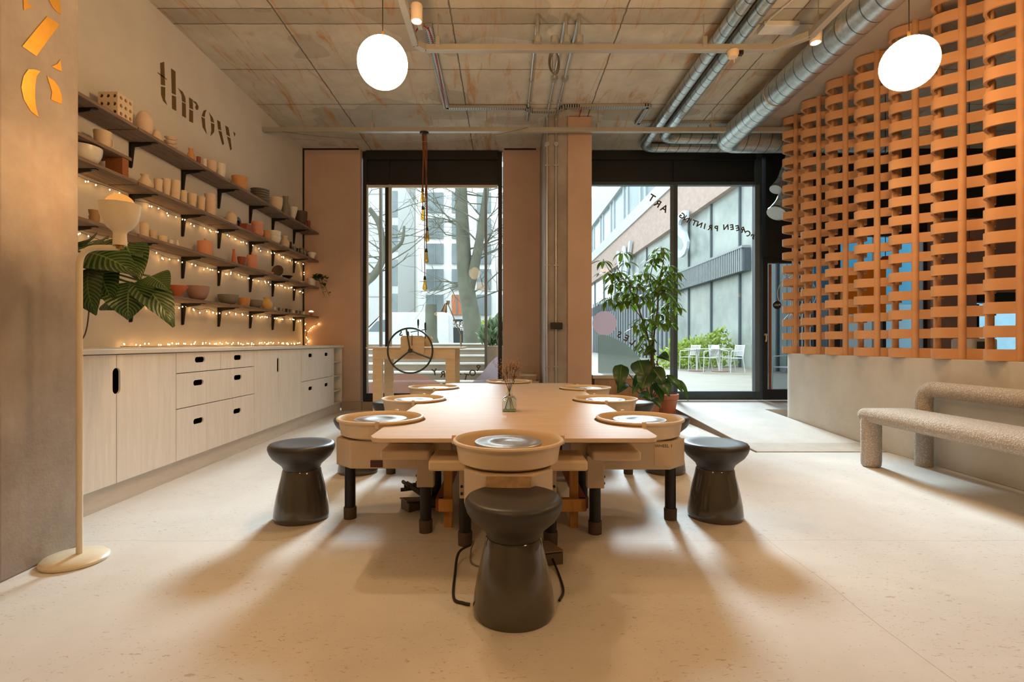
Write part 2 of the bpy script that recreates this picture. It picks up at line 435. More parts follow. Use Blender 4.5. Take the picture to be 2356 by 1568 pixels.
MB().box((gx(1541,WY), WY-.02, .27), (gx(1549,WY), WY-.0105, gz(426,WY))).box((W2R-.13, WY-.03, .27), (W2R-.06, WY-.001, gz(426,WY))).build('lit_frame_strip', GREYF, w2, smooth=0)  # paler strips paint the lit faces of the mullion and side frame
# black bulkhead right of the windows, then door and more shopfront behind the screen
DX0, DX1 = W2R, gx(1768, BACK)+1.06
struct('wall_back', MB().box((DX0, BACK, gz(590, BACK)), (DX1, WB, CEIL)).box((DX1, BACK, 2.85), (RIGHT, WB, CEIL)), BLACKF, smooth=0)
struct('wall_back', MB().box((6.35, BACK, 0), (7.0, WB, 2.85)).box((7.0, BACK, 1.75), (RIGHT, WB, 2.85)), mat('mauve_render', rgb(150,118,112), .8), smooth=0)
dz1 = gz(590, BACK)
d = MB(); dw = .075
d.box((DX0+.005, WY, .14), (DX0+dw, WY+.08, dz1-.005)).box((DX1-dw, WY, .14), (DX1-.005, WY+.08, dz1-.005)).box((DX0+dw, WY, .14), (DX1-dw, WY+.08, .30)).box((DX0+dw, WY, dz1-.08), (DX1-dw, WY+.08, dz1-.005))
dr = struct('door_1', d, BLACKF, smooth=0)
MB().box((DX0+dw, WY+.035, .30), (DX1-dw, WY+.043, dz1-.08)).build('door_pane', m_glass('tinted_door_glass', (.5,.54,.56), .15), dr, smooth=0)
MB().box((DX0+dw+.01, WY-.012, .30), (DX0+dw+.05, WY-.001, dz1-.1)).build('door_edge_strip', mat('copper_edge', rgb(150,92,60), .4, .5), dr, smooth=0)
lk = MB().cyl((DX0+.03, WY-.05, gz(770,WY)), (DX0+.03, WY, gz(770,WY)), .02); lk.tube(fillet([(DX0+.03, WY-.045, gz(770,WY)), (DX0+.03, WY-.05, gz(780,WY)), (DX0+.02, WY-.05, gz(786,WY))], .02), .012)
lk.build('door_lock', mat('brass_knob', rgb(206,190,160), .3, .8), dr)
ring = MB(); cxr, czr = gx(1836, WY), gz(675, WY)
ring.tube([(cxr+.29*math.cos(a), WY+.03, czr+.29*math.sin(a)) for a in [2*PI*i/48 for i in range(48)]], .006, 5, True)
ring.bar((gx(1803,WY), WY+.03, gz(627,WY)), (gx(1818,WY), WY+.03, gz(641,WY)), .01).bar((gx(1803,WY), WY+.03, gz(738,WY)), (gx(1818,WY), WY+.03, gz(722,WY)), .01)
text_into(ring, 'AS', .15, lambda a, b, dd: Vector((gx(1829,WY)-a, WY+.03+dd, gz(638,WY)+b)))
text_into(ring, 'AN', .15, lambda a, b, dd: Vector((gx(1831,WY)-a, WY+.03+dd, gz(724,WY)+b)))
ring.build('door_logo', WHITE, dr)
st = MB().cyl((gx(1790,WY), WY+.022, gz(701,WY)), (gx(1790,WY), WY+.03, gz(701,WY)), .062, n=24).build('door_sticker', BLACK, dr)
s_ = MB(); text_into(s_, 'PULL', .045, lambda a, b, dd: Vector((gx(1790,WY)-a, WY+.02+dd, gz(701,WY)+b))); s_.build('sticker_lettering', WHITE, st)
# shopfront bays beyond the door
frame('window_3', DX1+.01, 6.34, .1, 2.84, WY, (BLACKF, BLACKF), [5.6], .35, 2.6)
frame('window_4', 7.01, RIGHT-.01, .1, 1.745, WY, (BLACKF, BLACKF), [], .35, 1.6)

# ramp up to the door: slope plus the worn metal lip
R0, RX = 4.69, 2.30
rp = MB()
def ramp_z(y): return .018 if y < 5.03 else .018 + (y-5.03)*.047
ys = [5.03, BACK+.03]
rp.add([(RX,ys[0],0),(3.49,ys[0],0),(3.49,ys[1],0),(RX,ys[1],0)] + [(x, y, ramp_z(y)) for x, y in ((RX,ys[0]),(3.49,ys[0]),(3.49,ys[1]),(RX,ys[1]))],
       [(0,3,2,1),(4,5,6,7),(0,1,5,4),(1,2,6,5),(2,3,7,6),(3,0,4,7)])
rp.add([(3.49,6.9,0),(5.2,6.9,0),(5.2,BACK+.03,0),(3.49,BACK+.03,0),(3.49,6.9,ramp_z(6.9)),(5.2,6.9,ramp_z(6.9)),(5.2,BACK+.03,ramp_z(ys[1])),(3.49,BACK+.03,ramp_z(ys[1]))],
       [(0,3,2,1),(4,5,6,7),(0,1,5,4),(1,2,6,5),(2,3,7,6),(3,0,4,7)])
rpo = rp.build('entrance_ramp', FLOOR, smooth=0)
tag(rpo, 'pale sloping floor ramp rising to the glazed entrance door', 'ramp')
lip = MB().add([(RX,R0,.0),(3.49,R0,.0),(3.49,5.03,0),(RX,5.03,0),(RX,R0,.006),(3.49,R0,.006),(3.49,5.03,.019),(RX,5.03,.019)], [(0,3,2,1),(4,5,6,7),(0,1,5,4),(1,2,6,5),(2,3,7,6),(3,0,4,7)])
lip.build('ramp_lip', mat('worn_ramp_board', rgb(178,164,146), .6, 0, .12, 8), rpo, smooth=0)
MB().add([(RX-.012,R0,0),(RX,R0,0),(RX,BACK-.4,0),(RX-.012,BACK-.4,0),(RX-.012,R0,.012),(RX,R0,.012),(RX,BACK-.4,ramp_z(BACK-.4)+.01),(RX-.012,BACK-.4,ramp_z(BACK-.4)+.01)],
   [(0,3,2,1),(4,5,6,7),(0,1,5,4),(1,2,6,5),(2,3,7,6),(3,0,4,7)]).build('ramp_edge', mat('ramp_edge_strip', rgb(150,126,100), .6), rpo, smooth=0)

# concrete pillar in the left foreground with gold-leaf letters
PXF, PY0, PY1 = -2.1, 2.13, 2.527
struct('trim_6', MB().box((WL, PY0, 0), (PXF, PY1, CEIL)), RAW, smooth=0, bevel=.008)
def col_pt(zx, zy, d):
    u, v = zx/2.8, zy/2.8; Y = PXF*F/(u-U0); return Vector((PXF+.001+d, Y, gz(v, Y)))
gl = MB()
for poly in ([(145,-60),(150,65),(178,52),(215,48),(185,28),(168,-10),(165,-60)], [(310,-60),(312,0),(335,45),(362,75),(390,92),(380,0),(378,-60)],
             [(300,105),(380,157),(230,362),(140,298),(215,205)], [(385,383),(395,460),(360,445),(330,428),(365,412)],
             [(178,447),(220,446),(258,458),(232,490),(222,560),(222,640),(230,700),(247,756),(195,715),(150,640),(133,560),(148,490)],
             [(300,490),(345,520),(375,560),(395,620),(394,670),(355,655),(325,640),(332,590)]):
    gl.prism(poly, [], 0, .002, col_pt)
tag(gl.build('gold_lettering', GOLD, smooth=0), 'broken gold leaf stencil lettering on the concrete pillar', 'lettering')
# painted word on the plaster wall
def wall_pt(zx, zy, d):
    u, v = zx/2.8, zy/2.8; Y = WL*F/(u-U0); return Vector((WL+.001+d, Y, gz(v, Y)))
th = MB()
for poly in ([(1031,405),(1056,398),(1062,552),(1036,545)], [(1014,466),(1034,477),(1073,510),(1073,514),(1034,486),(1014,470)],
             [(1036,556),(1063,562),(1062,640),(1075,675),(1050,650),(1037,610)], [(1101,440),(1129,460),(1131,612),(1106,600)], [(1107,613),(1132,622),(1134,714),(1108,700)],
             [(1143,566),(1175,590),(1192,625),(1195,663),(1172,650),(1168,612),(1155,582)], [(1172,656),(1195,669),(1197,760),(1172,745)],
             [(1217,627),(1240,642),(1242,705),(1220,695)], [(1219,703),(1242,715),(1243,792),(1218,780)], [(1243,648),(1262,657),(1278,685),(1275,708),(1262,706),(1256,690),(1263,674),(1245,656)],
             [(1330,706),(1312,712),(1298,745),(1317,755),(1322,725)], [(1296,752),(1318,763),(1322,820),(1331,864),(1305,820)],
             [(1345,725),(1368,755),(1379,790),(1358,783),(1354,750)], [(1358,790),(1380,800),(1378,850),(1355,876),(1361,840)],
             [(1398,772),(1418,785),(1424,840),(1404,832)], [(1406,840),(1426,848),(1442,925),(1432,934)], [(1450,808),(1470,820),(1481,880),(1459,868)], [(1462,878),(1483,889),(1492,960),(1483,968)], [(1502,848),(1516,860),(1510,878)]):
    th.prism(poly, [], 0, .002, wall_pt)
tag(th.build('wall_lettering', BRONZE, smooth=0), 'bronze stencil word throw painted high on the plaster wall', 'lettering')

# low curved wall and terracotta screen
lw = MB(); outer = [(3.5, 1.0), (3.5, 6.28)] + arc((3.72, 6.30), .22, PI, PI/2, 8)[1:] + [(4.0, 6.52), (4.0, 1.0)]
lw.prism(outer, [], 0, .87, lambda a, b, d: Vector((a, b, d)))
struct('wall_low', lw, LOWW, smooth=30, bevel=.012)
scr = thing('terracotta_screen', 'tall terracotta basket weave screen standing on the low rendered wall', 'screen', (3.56, 4.5, .8715))
PER, A0, AMP = .456, 3.539, .122
def ribbon_xy(y):
    x = -AMP*math.sin(2*PI*(y-A0)/PER)
    if y > 6.28: x += (y-6.28)**2*2.2
    return (x, y-4.5)
ys = [2.62+i*(6.66-2.62)/176 for i in range(177)]
for k in range(18):
    z0 = k*.166
    mb = MB(); vs = []; T = .011
    for i, y in enumerate(ys):
        a = Vector(ribbon_xy(y)); b = Vector(ribbon_xy(y+.001)); t = (b-a).normalized(); nrm = Vector((-t.y, t.x))
        for s, zz in ((-1,z0),(1,z0),(1,z0+.082),(-1,z0+.082)): q = a + nrm*T*s; vs.append((q.x, q.y, zz))
    n = len(ys); fs = [(i*4+j, i*4+(j+1)%4, (i+1)*4+(j+1)%4, (i+1)*4+j) for i in range(n-1) for j in range(4)] + [(3,2,1,0), tuple((n-1)*4+j for j in range(4))]
    mb.add(vs, fs).build('wavy_strip', TERRA, scr, smooth=40)
for k in range(-4, 14):
    y = A0 + k*PER/2
    x, yy = ribbon_xy(y)
    mb = MB(); mb.cyl((x, yy, 0), (x, yy, 2.919), .027, n=12)
    for q in range(18): mb.cyl((x, yy, q*.166+.082), (x, yy, q*.166+.086), .0285, n=12)
    mb.build('screen_post', TERRA, scr)
# ---------------------------------------------------------------- cabinets along the left wall
FX = -2.39                                    # plane of the cabinet fronts
def fpt(a, b, d): return Vector((FX - d, a, b))      # a = along the wall, b = height, d = into the cabinet
ZB, ZT = .135, .928
def panel(mb, y0, y1, z0, z1, slots=(), notch=None):
    """front panel with finger slots; notch = (side, zc, w, h): half slot cut into one edge"""
    g = .003
    y0 += g; y1 -= g; z0 += g; z1 -= g
    out = [(y0,z0),(y1,z0),(y1,z1),(y0,z1)]
    if notch:
        side, zc, w, h = notch; r = w/2
        if side == 'hi':
            a = arc((y1, zc-h/2+r), r, -PI/2, -PI, 5) + arc((y1, zc+h/2-r), r, PI, PI/2, 5); out = [(y0,z0),(y1,z0)] + a + [(y1,z1),(y0,z1)]
        else:
            a = arc((y0, zc+h/2-r), r, PI/2, 0, 5) + arc((y0, zc-h/2+r), r, 0, -PI/2, 5); out = [(y0,z0),(y1,z0),(y1,z1),(y0,z1)] + a
    mb.prism(out, [stadium(c, z, w, h) for c, z, w, h in slots], 0, .012, fpt)
    return mb
def cabinet(name, label, cat, y0, y1):
    t = thing(name, label, cat, (0,0,0))
    MB().box((WL+.005, y0+.002, ZB), (FX-.065, y1-.002, ZT)).build('carcass', DARKIN, t, smooth=0)
    mb = MB()
    for y in (y0+.002, y1-.02): mb.box((FX-.064, y, ZB), (FX-.013, y+.018, ZT))
    mb.box((FX-.064, y0+.02, ZB), (FX-.013, y1-.02, ZB+.018)).box((FX-.064, y0+.02, ZT-.018), (FX-.013, y1-.02, ZT))
    mb.build('side_panel', PLYE, t, smooth=0); return t
c1 = cabinet('base_cabinet', 'pale ply two-door cupboard with one tall black slot, beside the concrete pillar', 'cabinet', 2.585, 3.726)
panel(MB(), 2.585, 3.155, ZB, ZT, notch=('hi', .765, .058, .16)).build('cabinet_door', PLY, c1, smooth=30)
panel(MB(), 3.155, 3.726, ZB, ZT, notch=('lo', .765, .058, .16)).build('cabinet_door', PLY, c1, smooth=30)
c2 = cabinet('drawer_unit', 'pale ply drawer unit with four drawers and six black finger slots', 'drawers', 3.726, 4.888)
for a, b, z0, z1, sl in ((3.726,4.310,.775,ZT,[4.02]), (4.310,4.888,.775,ZT,[4.59]), (3.726,4.888,.515,.775,[4.0,4.59]), (3.726,4.888,ZB,.515,[4.0,4.58])):
    panel(MB(), a, b, z0, z1, [(y, (.868 if z0 > .7 else .690 if z0 > .3 else .392), .135, .044) for y in sl]).build('drawer_front', PLY, c2, smooth=30)
c3 = cabinet('base_cabinet', 'pale ply two-door cupboard with a single thin slot, between the two drawer units', 'cabinet', 4.888, 6.013)
panel(MB(), 4.888, 5.403, ZB, ZT, notch=('hi', .765, .05, .155)).build('cabinet_door', PLY, c3, smooth=30)
panel(MB(), 5.403, 6.013, ZB, ZT, notch=('lo', .765, .05, .155)).build('cabinet_door', PLY, c3, smooth=30)
c4 = cabinet('drawer_unit', 'pale ply drawer unit with two deep drawers at the far end of the worktop', 'drawers', 6.013, 7.14)
for z0, z1, zs in ((ZB,.54,.44), (.54,ZT,.845)):
    panel(MB(), 6.013, 7.14, z0, z1, [(6.3,zs,.13,.045),(6.86,zs,.13,.045)]).build('drawer_front', PLY, c4, smooth=30)
c5 = thing('open_shelf_unit', 'narrow open ply shelf unit at the window end of the cabinets', 'shelf unit', (0,0,0))
MB().box((WL+.005, 7.145, ZB), (-2.66, 7.52, ZT)).build('back_panel', PLYE, c5, smooth=0)
m = MB(); m.box((-2.66, 7.145, ZB), (FX, 7.165, ZT)).box((-2.66, 7.50, ZB), (FX, 7.52, ZT)); m.build('side_panel', PLY, c5, smooth=0)
for z in (ZB, .31, .52, .72): MB().box((-2.659, 7.166, z), (FX-.004, 7.499, z+.018)).build('shelf', PLYE, c5, smooth=0)
struct('baseboard_left', MB().box((WL+.005, 2.56, 0), (-2.418, 6.0, ZB-.002)).box((WL+.005, 6.004, 0), (-2.418, 7.52, ZB-.002)), PLINTH, smooth=0)
wt = MB().box((WL+.003, 2.55, .931), (-2.372, 7.545, .963)).build('worktop', WTOP, smooth=0, bevel=.006)
tag(wt, 'long pale worktop running over the cabinets along the left wall', 'worktop')

# ---------------------------------------------------------------- wall shelves
SX = -2.754
SHELVES = {'A': 2.625, 'B': 2.21, 'C': 1.82, 'D': 1.39}
BAYS = [(2.62, 3.845, (2.9, 3.5)), (3.86, 5.145, (4.10, 4.76)), (5.16, 6.36, (5.36, 6.02)), (6.375, 7.59, (6.6, 7.26))]
where = ['nearest the pillar', 'second from the pillar', 'third from the pillar', 'at the window end']
rown = {'A': 'top row', 'B': 'second row down', 'C': 'third row down', 'D': 'lowest row'}
for key, z in SHELVES.items():
    for i, (y0, y1, br) in enumerate(BAYS):
        if key == 'D':
            if i == 0: continue
        dz = random.uniform(-.003, .003)
        t = thing('wall_shelf', 'weathered board shelf on black brackets, %s, %s' % (rown[key], where[i]), 'shelf', (0,0,0), 0, 'board shelves on the plaster wall')
        yy0 = y0
        MB().box((WL+.006, yy0, z-.024+dz), (SX, y1, z+dz)).build('shelf_board', SHELFW, t, smooth=0, bevel=.003)
        for y in br:
            b = MB(); zt = z-.025+dz
            b.box((WL+.002, y-.014, zt-.2), (WL+.008, y+.014, zt)).box((WL+.008, y-.014, zt-.006), (SX-.03, y+.014, zt-.0005))
            b.add([(WL+.008,y-.004,zt-.006),(SX-.05,y-.004,zt-.006),(WL+.02,y-.004,zt-.15),(WL+.008,y-.004,zt-.19),(WL+.008,y+.004,zt-.006),(SX-.05,y+.004,zt-.006),(WL+.02,y+.004,zt-.15),(WL+.008,y+.004,zt-.19)][:0], [])
            b.prism([(0,0),(.17,0),(.16,-.012),(.03,-.03),(.012,-.19),(0,-.19)], [], -.005, .005, lambda a, c, d, y=y, zt=zt: Vector((WL+.008+a, y+d, zt-.006+c)))
            b.build('shelf_bracket', BLACK, t, smooth=0)
# riser on the second shelf
rs = thing('shelf_riser', 'small dark plank riser standing on the second shelf near the pillar', 'riser', (0,0,0))
MB().box((-2.99, 2.7, 2.345), (-2.765, 3.80, 2.366)).build('plank', SHELFW, rs, smooth=0)
MB().box((-2.90, 3.72, 2.214), (-2.775, 3.78, 2.344)).build('support_block', mat('brown_block', rgb(150,94,48), .6), rs, smooth=0)
MB().box((-2.90, 2.72, 2.214), (-2.78, 2.76, 2.344)).build('support_block', mat('brown_block', rgb(150,94,48), .6), rs, smooth=0)

# ---------------------------------------------------------------- work table with wheel notches
TZ = .56
TX0, TX1, TY0, TY1 = -.637, .722, 2.36, 5.60
WHEELS = [('L',-.71,2.93),('L',-.70,3.93),('L',-.69,4.95),('R',.763,2.91),('R',.767,3.92),('R',.768,4.9),('F',.014,2.256),('B',.045,5.70)]
def table_outline():
    R = .252
    pts = []
    def notch_x(xe, xc, yc, sgn, rev):
        # intersection of notch circle with edge x = xe
        dx = xe - xc; h = math.sqrt(max(0, R*R-dx*dx)); a0 = math.atan2(-h, dx); a1 = math.atan2(h, dx)
        if sgn < 0:   # left edge: circle bulges to +x
            seq = arc((xc, yc), R, a1, a0, 14)
        else:         # right edge: circle bulges to -x
            a0 = math.atan2(-h, dx); a1 = math.atan2(h, dx)
            if a0 < 0: a0 += 2*PI
            seq = arc((xc, yc), R, a0, a1, 14)
        return seq
    # start near-left going right along near edge (y = TY0)
    xc, yc = .014, 2.256; dy = TY0-yc; h = math.sqrt(R*R-dy*dy); A = math.atan2(dy, -h); B = math.atan2(dy, h)
    pts += [(TX0+.06, TY0)] + arc((xc, yc), R, A, B, 14) + [(TX1-.06, TY0), (TX1-.02, TY0+.02), (TX1, TY0+.07)]
    for _, x, y in WHEELS[3:6]: pts += notch_x(TX1, x, y, 1, False)
    pts += [(TX1, TY1-.07), (TX1-.06, TY1)]
    xc, yc = .045, 5.70; dy = TY1-yc; h = math.sqrt(R*R-dy*dy); A = math.atan2(dy, h); B = math.atan2(dy, -h)
    pts += arc((xc, yc), R, A, B, 14) + [(TX0+.06, TY1), (TX0, TY1-.07)]
    for _, x, y in reversed(WHEELS[0:3]): pts += notch_x(TX0, x, y, -1, True)
    pts += [(TX0, TY0+.07), (TX0+.02, TY0+.02)]
    return pts
tb = thing('work_table', 'long birch ply table scalloped around eight pottery wheels', 'table', (0,0,0))
MB().prism(table_outline(), [], TZ-.02, TZ, lambda a, b, d: Vector((a, b, d))).build('table_top', TABLEW, tb, smooth=30, bevel=.003)
for x in (-.31, .375):
    for y in (2.8, 4.0, 5.2):
        lg = MB().box((x-.022, y-.022, 0), (x+.022, y+.022, TZ-.021)).build('table_leg', PINE, tb, smooth=0, bevel=.002)
    s = -1 if x < 0 else 1
    MB().box((min(x+s*.023, x+s*.063), 2.75, .10), (max(x+s*.023, x+s*.063), 5.25, .165)).build('long_rail', mat('red_pine_rail', rgb(150,84,44), .55), tb, smooth=0)
for y in (2.755, 5.245):
    MB().box((-.355, y-.021, .10), (-.28, y+.021, .165)).build('rail_block', PINE, tb, smooth=0); MB().box((.28, y-.021, .10), (.43, y+.021, .165)).build('rail_block', PINE, tb, smooth=0)
for y in (2.8, 4.0, 5.2):
    MB().box((-.2875, y-.02, .47), (.3525, y+.02, .53)).build('cross_rail', PINE, tb, smooth=0)

# ---------------------------------------------------------------- pottery wheels
def make_wheel(label):
    t = thing('pottery_wheel', label, 'pottery wheel', (0,0,0), 0, 'pottery wheels around the table')
    prof = [(0,.497),(.19,.497),(.211,.505),(.220,.560),(.224,.575),(.231,.582),(.241,.580),(.244,.573),(.240,.566),(.229,.563),(.217,.492),(.195,.481),(0,.481)]
    pan = MB().lathe(prof, 56).build('splash_pan', CREAM, t)
    MB().box((-.252,.03,.548),(-.234,.05,.588)).box((.234,.03,.548),(.252,.05,.588)).build('pan_clip', CREAM, pan, smooth=0, bevel=.003)
    MB().lathe([(0,.555),(.146,.555),(.148,.558),(.148,.566),(.146,.568),(.12,.5675),(.118,.569),(.06,.569),(.058,.5675),(0,.5685)], 48).build('wheel_head', ALU, t)
    MB().cyl((0,0,.498),(0,0,.554),.03).build('shaft', ALU, t)
    out = [(-.09,-.225),(.09,-.225),(.185,-.12),(.185,.42),(-.185,.42),(-.185,-.12)]
    MB().prism(out, [], .325, .476, lambda a, b, d: Vector((a, b, d))).build('body', CREAMB, t, smooth=0, bevel=.008)
    for s in (-1, 1):
        a, b = sorted((s*.187, s*.365))
        MB().box((a,.085,.412),(b,.33,.462)).build('side_tray', CREAM, t, smooth=30, bevel=.012, seg=3)
        a, b = sorted((s*.187, s*.237))
        MB().box((a,.245,.24),(b,.335,.41)).build('leg_bracket', CREAMB, t, smooth=0, bevel=.004)
        m = MB(); 
        for zz in (.265,.30): m.cyl((s*.225,.2455,zz),(s*.225,.240,zz),.007,n=8)
        m.build('bolt', BLACK, t)
    for x, y, zt in ((0,-.175,.324),(-.212,.29,.239),(.212,.29,.239)):
        lg = MB().cyl((x,y,.065),(x,y,zt),.03,n=20).build('leg', BLACK, t)
        MB().lathe([(0,0),(.035,0),(.036,.06),(.034,.066),(0,.066)], 20, (x,y,0)).build('leg_foot', mat('grey_rubber_foot', rgb(80,66,54), .7), lg)
    MB().box((.186,-.01,.335),(.189,.055,.372)).build('power_switch', mat('red_black_switch', rgb(70,24,20), .3), t, smooth=0)
    return t
wl = ['pottery wheel at the left of the table nearest the camera', 'middle pottery wheel on the left side of the table', 'farthest pottery wheel on the left side of the table, by the slab roller',
      'pottery wheel at the right of the table nearest the camera, with a printed paper label', 'middle pottery wheel on the right side of the table', 'farthest pottery wheel on the right side of the table, by the bushy plants',
      'pottery wheel at the near end of the table, facing the camera', 'pottery wheel at the window end of the table, behind the flower vase']
w0 = make_wheel(wl[0])
w0.location = (WHEELS[0][1], WHEELS[0][2], 0); w0.rotation_euler = (0,0,-PI/2)
wheels = [w0]
for i, (s, x, y) in enumerate(WHEELS[1:], 1):
    wheels.append(dup(w0, (x, y, 0), {'L':-PI/2,'R':PI/2,'F':0,'B':PI}[s], wl[i]))
wr = wheels[3]      # paper label: local -x faces the camera for a wheel turned +90
lb = MB().box((-.1872,-.128,.345),(-.186,-.03,.468)).build('paper_label', mat('label_paper', rgb(214,190,160), .7, 0, .03), wr, smooth=0)
tx = MB(); text_into(tx, 'WHEEL 1', .0235, lambda a, b, d: Vector((-.1880-.0004+d*.1, -.079-a, .452+b)), .002); tx.build('label_lettering', BLACK, lb, smooth=0)
wf = wheels[6]
MB().box((-.088,-.2266,.40),(.088,-.2253,.470)).build('maker_panel', mat('worn_panel', rgb(192,160,122), .5, 0, .25, 30), wf, smooth=0)

# foot pedals and cables
def pedal(x, y, rz, label):
    t = thing('foot_pedal', label, 'foot pedal', (x,y,0), rz)
    MB().prism([(-.1,0),(.1,0),(.1,.02),(-.1,.055)], [], -.05, .05, lambda a, b, d: Vector((d, a, b))).build('pedal_base', mat('grey_pedal', rgb(96,86,76), .6), t, smooth=0, bevel=.004)
    m = MB(); 
    m.add([(-.045,-.11,.062),(.045,-.11,.062),(.045,.09,.03),(-.045,.09,.03),(-.045,-.11,.07),(.045,-.11,.07),(.045,.09,.038),(-.045,.09,.038)], [(0,3,2,1),(4,5,6,7),(0,1,5,4),(1,2,6,5),(2,3,7,6),(3,0,4,7)])
    m.build('pedal_plate', mat('ribbed_pedal_plate', rgb(128,112,94), .6, 0, .3, 60), t, smooth=0); return t
pedal(.19, 2.40, .25, 'ribbed grey foot pedal on the floor behind the front stool')
pedal(-.52, 3.12, -.9, 'foot pedal on the floor under the left front pottery wheel')
def cable(pts, r, label, m=BLACK):
    return tag(MB().tube(smooth_path(pts, 8), r, 6).build('power_cable', m), label, 'cable')
cable([(-.16,2.36,.07),(-.21,2.32,.05),(-.215,2.2,.006),(-.2,2.0,.006),(-.16,1.96,.006),(-.135,1.95,.006)], .006, 'black power cable looping on the floor left of the front stool')
cable([(.2,2.36,.05),(.23,2.22,.006),(.235,2.06,.006),(.21,1.98,.006)], .005, 'thin black power cable looping on the floor right of the front stool')
cable([(-.15,2.46,.05),(-.16,2.4,.02),(-.14,2.3,.006),(.0,2.25,.006),(.12,2.3,.006)], .004, 'thin grey cable curving on the floor under the front pottery wheel', mat('grey_cable', rgb(120,108,94), .5))
stp = MB()
for k in range(5): stp.tube(smooth_path([(-.62+random.uniform(-.04,.04),3.2+random.uniform(-.1,.1),.1+.03*random.random()),(-.5,3.05+.05*k,.10),(-.42+random.uniform(-.05,.05),3.0,.05),(-.36,3.0+.06*k,.10)],6), .012, 5)
tag(stp.build('cable_bundle', mat('dusty_cable', rgb(70,60,52), .8)), 'dusty tangle of cables and straps under the left front wheel', 'cables')

# ---------------------------------------------------------------- stools
def make_stool(label):
    t = thing('ceramic_stool', label, 'stool', (0,0,0), 0, 'charcoal ceramic stools')
    MB().lathe([(0,.004),(.10,.004),(.148,.0),(.1525,.012),(.152,.03),(.146,.08),(.135,.14),(.121,.20),(.109,.25),(.1045,.275),(.1,.281),(0,.281)], 64).build('stool_base', STOOLG, t)
    MB().lathe([(0,.282),(.099,.282),(.102,.290),(.108,.305),(.13,.325),(.158,.35),(.175,.378),(.1825,.402),(.1815,.415),(.174,.425),(.16,.429),(.12,.426),(.06,.421),(0,.420)], 64).build('stool_seat', STOOLM, t)
    return t
sl = [('charcoal ceramic stool in front of the near wheel, closest to the camera', .032, 1.915), ('charcoal ceramic stool left of the table nearest the cabinets, in full view', -1.165, 2.94), ('charcoal ceramic stool right of the table in full view beside the ramp lip', 1.212, 2.96),
      ('charcoal ceramic stool half hidden behind the left front pottery wheel', -1.14, 3.98), ('charcoal ceramic stool half hidden behind the right front pottery wheel', 1.245, 3.99), ('charcoal ceramic stool behind the middle left wheel', -1.11, 5.0), ('charcoal ceramic stool beside the terracotta plant pot', 1.262, 4.98)]
s0 = make_stool(sl[0][0]); s0.location = (sl[0][1], sl[0][2], 0)
for lab, x, y in sl[1:]: dup(s0, (x, y, 0), random.uniform(0, 6), lab)

# ---------------------------------------------------------------- boucle bench
bn = thing('boucle_bench', 'beige boucle bench with rounded tubular back against the low wall', 'bench', (0,0,0))
# seat: rounded slab whose far end turns down into the front leg
seat = MB(); out = []
n = 16
def slab_ring(y, x0, x1, z0, z1, r):
    pts = []
    for cx, cz, a0 in ((x1-r, z1-r, 0), (x0+r, z1-r, PI/2), (x0+r, z0+r, PI), (x1-r, z0+r, 3*PI/2)):
        for i in range(5): a = a0 + PI/2*i/4; pts.append((cx+r*math.cos(a), y, cz+r*math.sin(a)))
    return pts
rings = []
for y, k in ((4.225,.55),(4.222,.8),(4.205,.94),(4.17,1.0),(3.9,1.0),(3.4,1.0),(2.9,1.0),(2.4,1.0),(1.9,1.0),(1.86,.94),(1.845,.8),(1.84,.55)):
    cx, cz, hw, hh = 3.115, .412, .225, .056
    hw2, hh2 = hw - (1-k)*hh, hh*k
    rings.append(slab_ring(y, cx-hw2, cx+hw2, cz-hh2, cz+hh2, hh2*.98))
nr = len(rings[0])
for r_ in rings: seat.v += [Vector(p) for p in r_]
for i in range(len(rings)-1):
    for k in range(nr): seat.f.append([i*nr+k, i*nr+(k+1)%nr, (i+1)*nr+(k+1)%nr, (i+1)*nr+k])
seat.f.append(list(range(nr))); seat.f.append([(len(rings)-1)*nr+k for k in range(nr)])
seat.build('seat', BOUCLE, bn, smooth=60)
for y in (4.15, 1.92):
    MB().tube([(2.962,y,0),(2.962,y,.012),(2.962,y,.05),(2.962,y,.40),(2.962,y,.44),(2.962,y,.461)], [.058,.068,.072,.072,.062,.03], 20).build('leg', BOUCLE, bn, smooth=60)
bk = fillet([(3.405,4.17,.0),(3.405,4.17,.63),(3.405,1.9,.63),(3.405,1.9,0)], .12, 8)
MB().tube(bk, .062, 20).build('backrest', BOUCLE, bn, smooth=60)

# ---------------------------------------------------------------- floor lamp
fl = thing('floor_lamp', 'cream enamel floor lamp with upturned bowl shade beside the concrete pillar', 'floor lamp', (-1.972, 2.352, 0))
MB().lathe([(0,0),(.126,0),(.13,.004),(.13,.014),(.12,.024),(.06,.032),(.02,.036),(0,.036)], 48).build('lamp_base', CREAML, fl)
stem = fillet([(.02,0,.034),(.02,0,1.436),(.20,0,1.436)], .09, 8)
MB().tube(stem, .013, 16).build('lamp_stem', CREAML, fl)
MB().lathe([(.013,0),(.028,.0),(.026,.05),(.028,.062),(.05,.082),(.068,.11),(.078,.145),(.081,.185),(.0825,.188),(.079,.188),(.075,.15),(.064,.115),(.045,.09),(.0,.085)], 40, (.206,0,1.446)).build('lamp_shade', CREAML, fl)
MB().cyl((.206,0,1.43),(.206,0,1.4465),.016,n=16).build('lamp_socket', mat('brass_fitting', rgb(150,116,60), .35, .8), fl)
MB().sphere((.206,0,1.62), .062, 28, 16).build('lamp_globe', m_emit('amber_lamp_glow', (1,.40,.09), .85), fl)

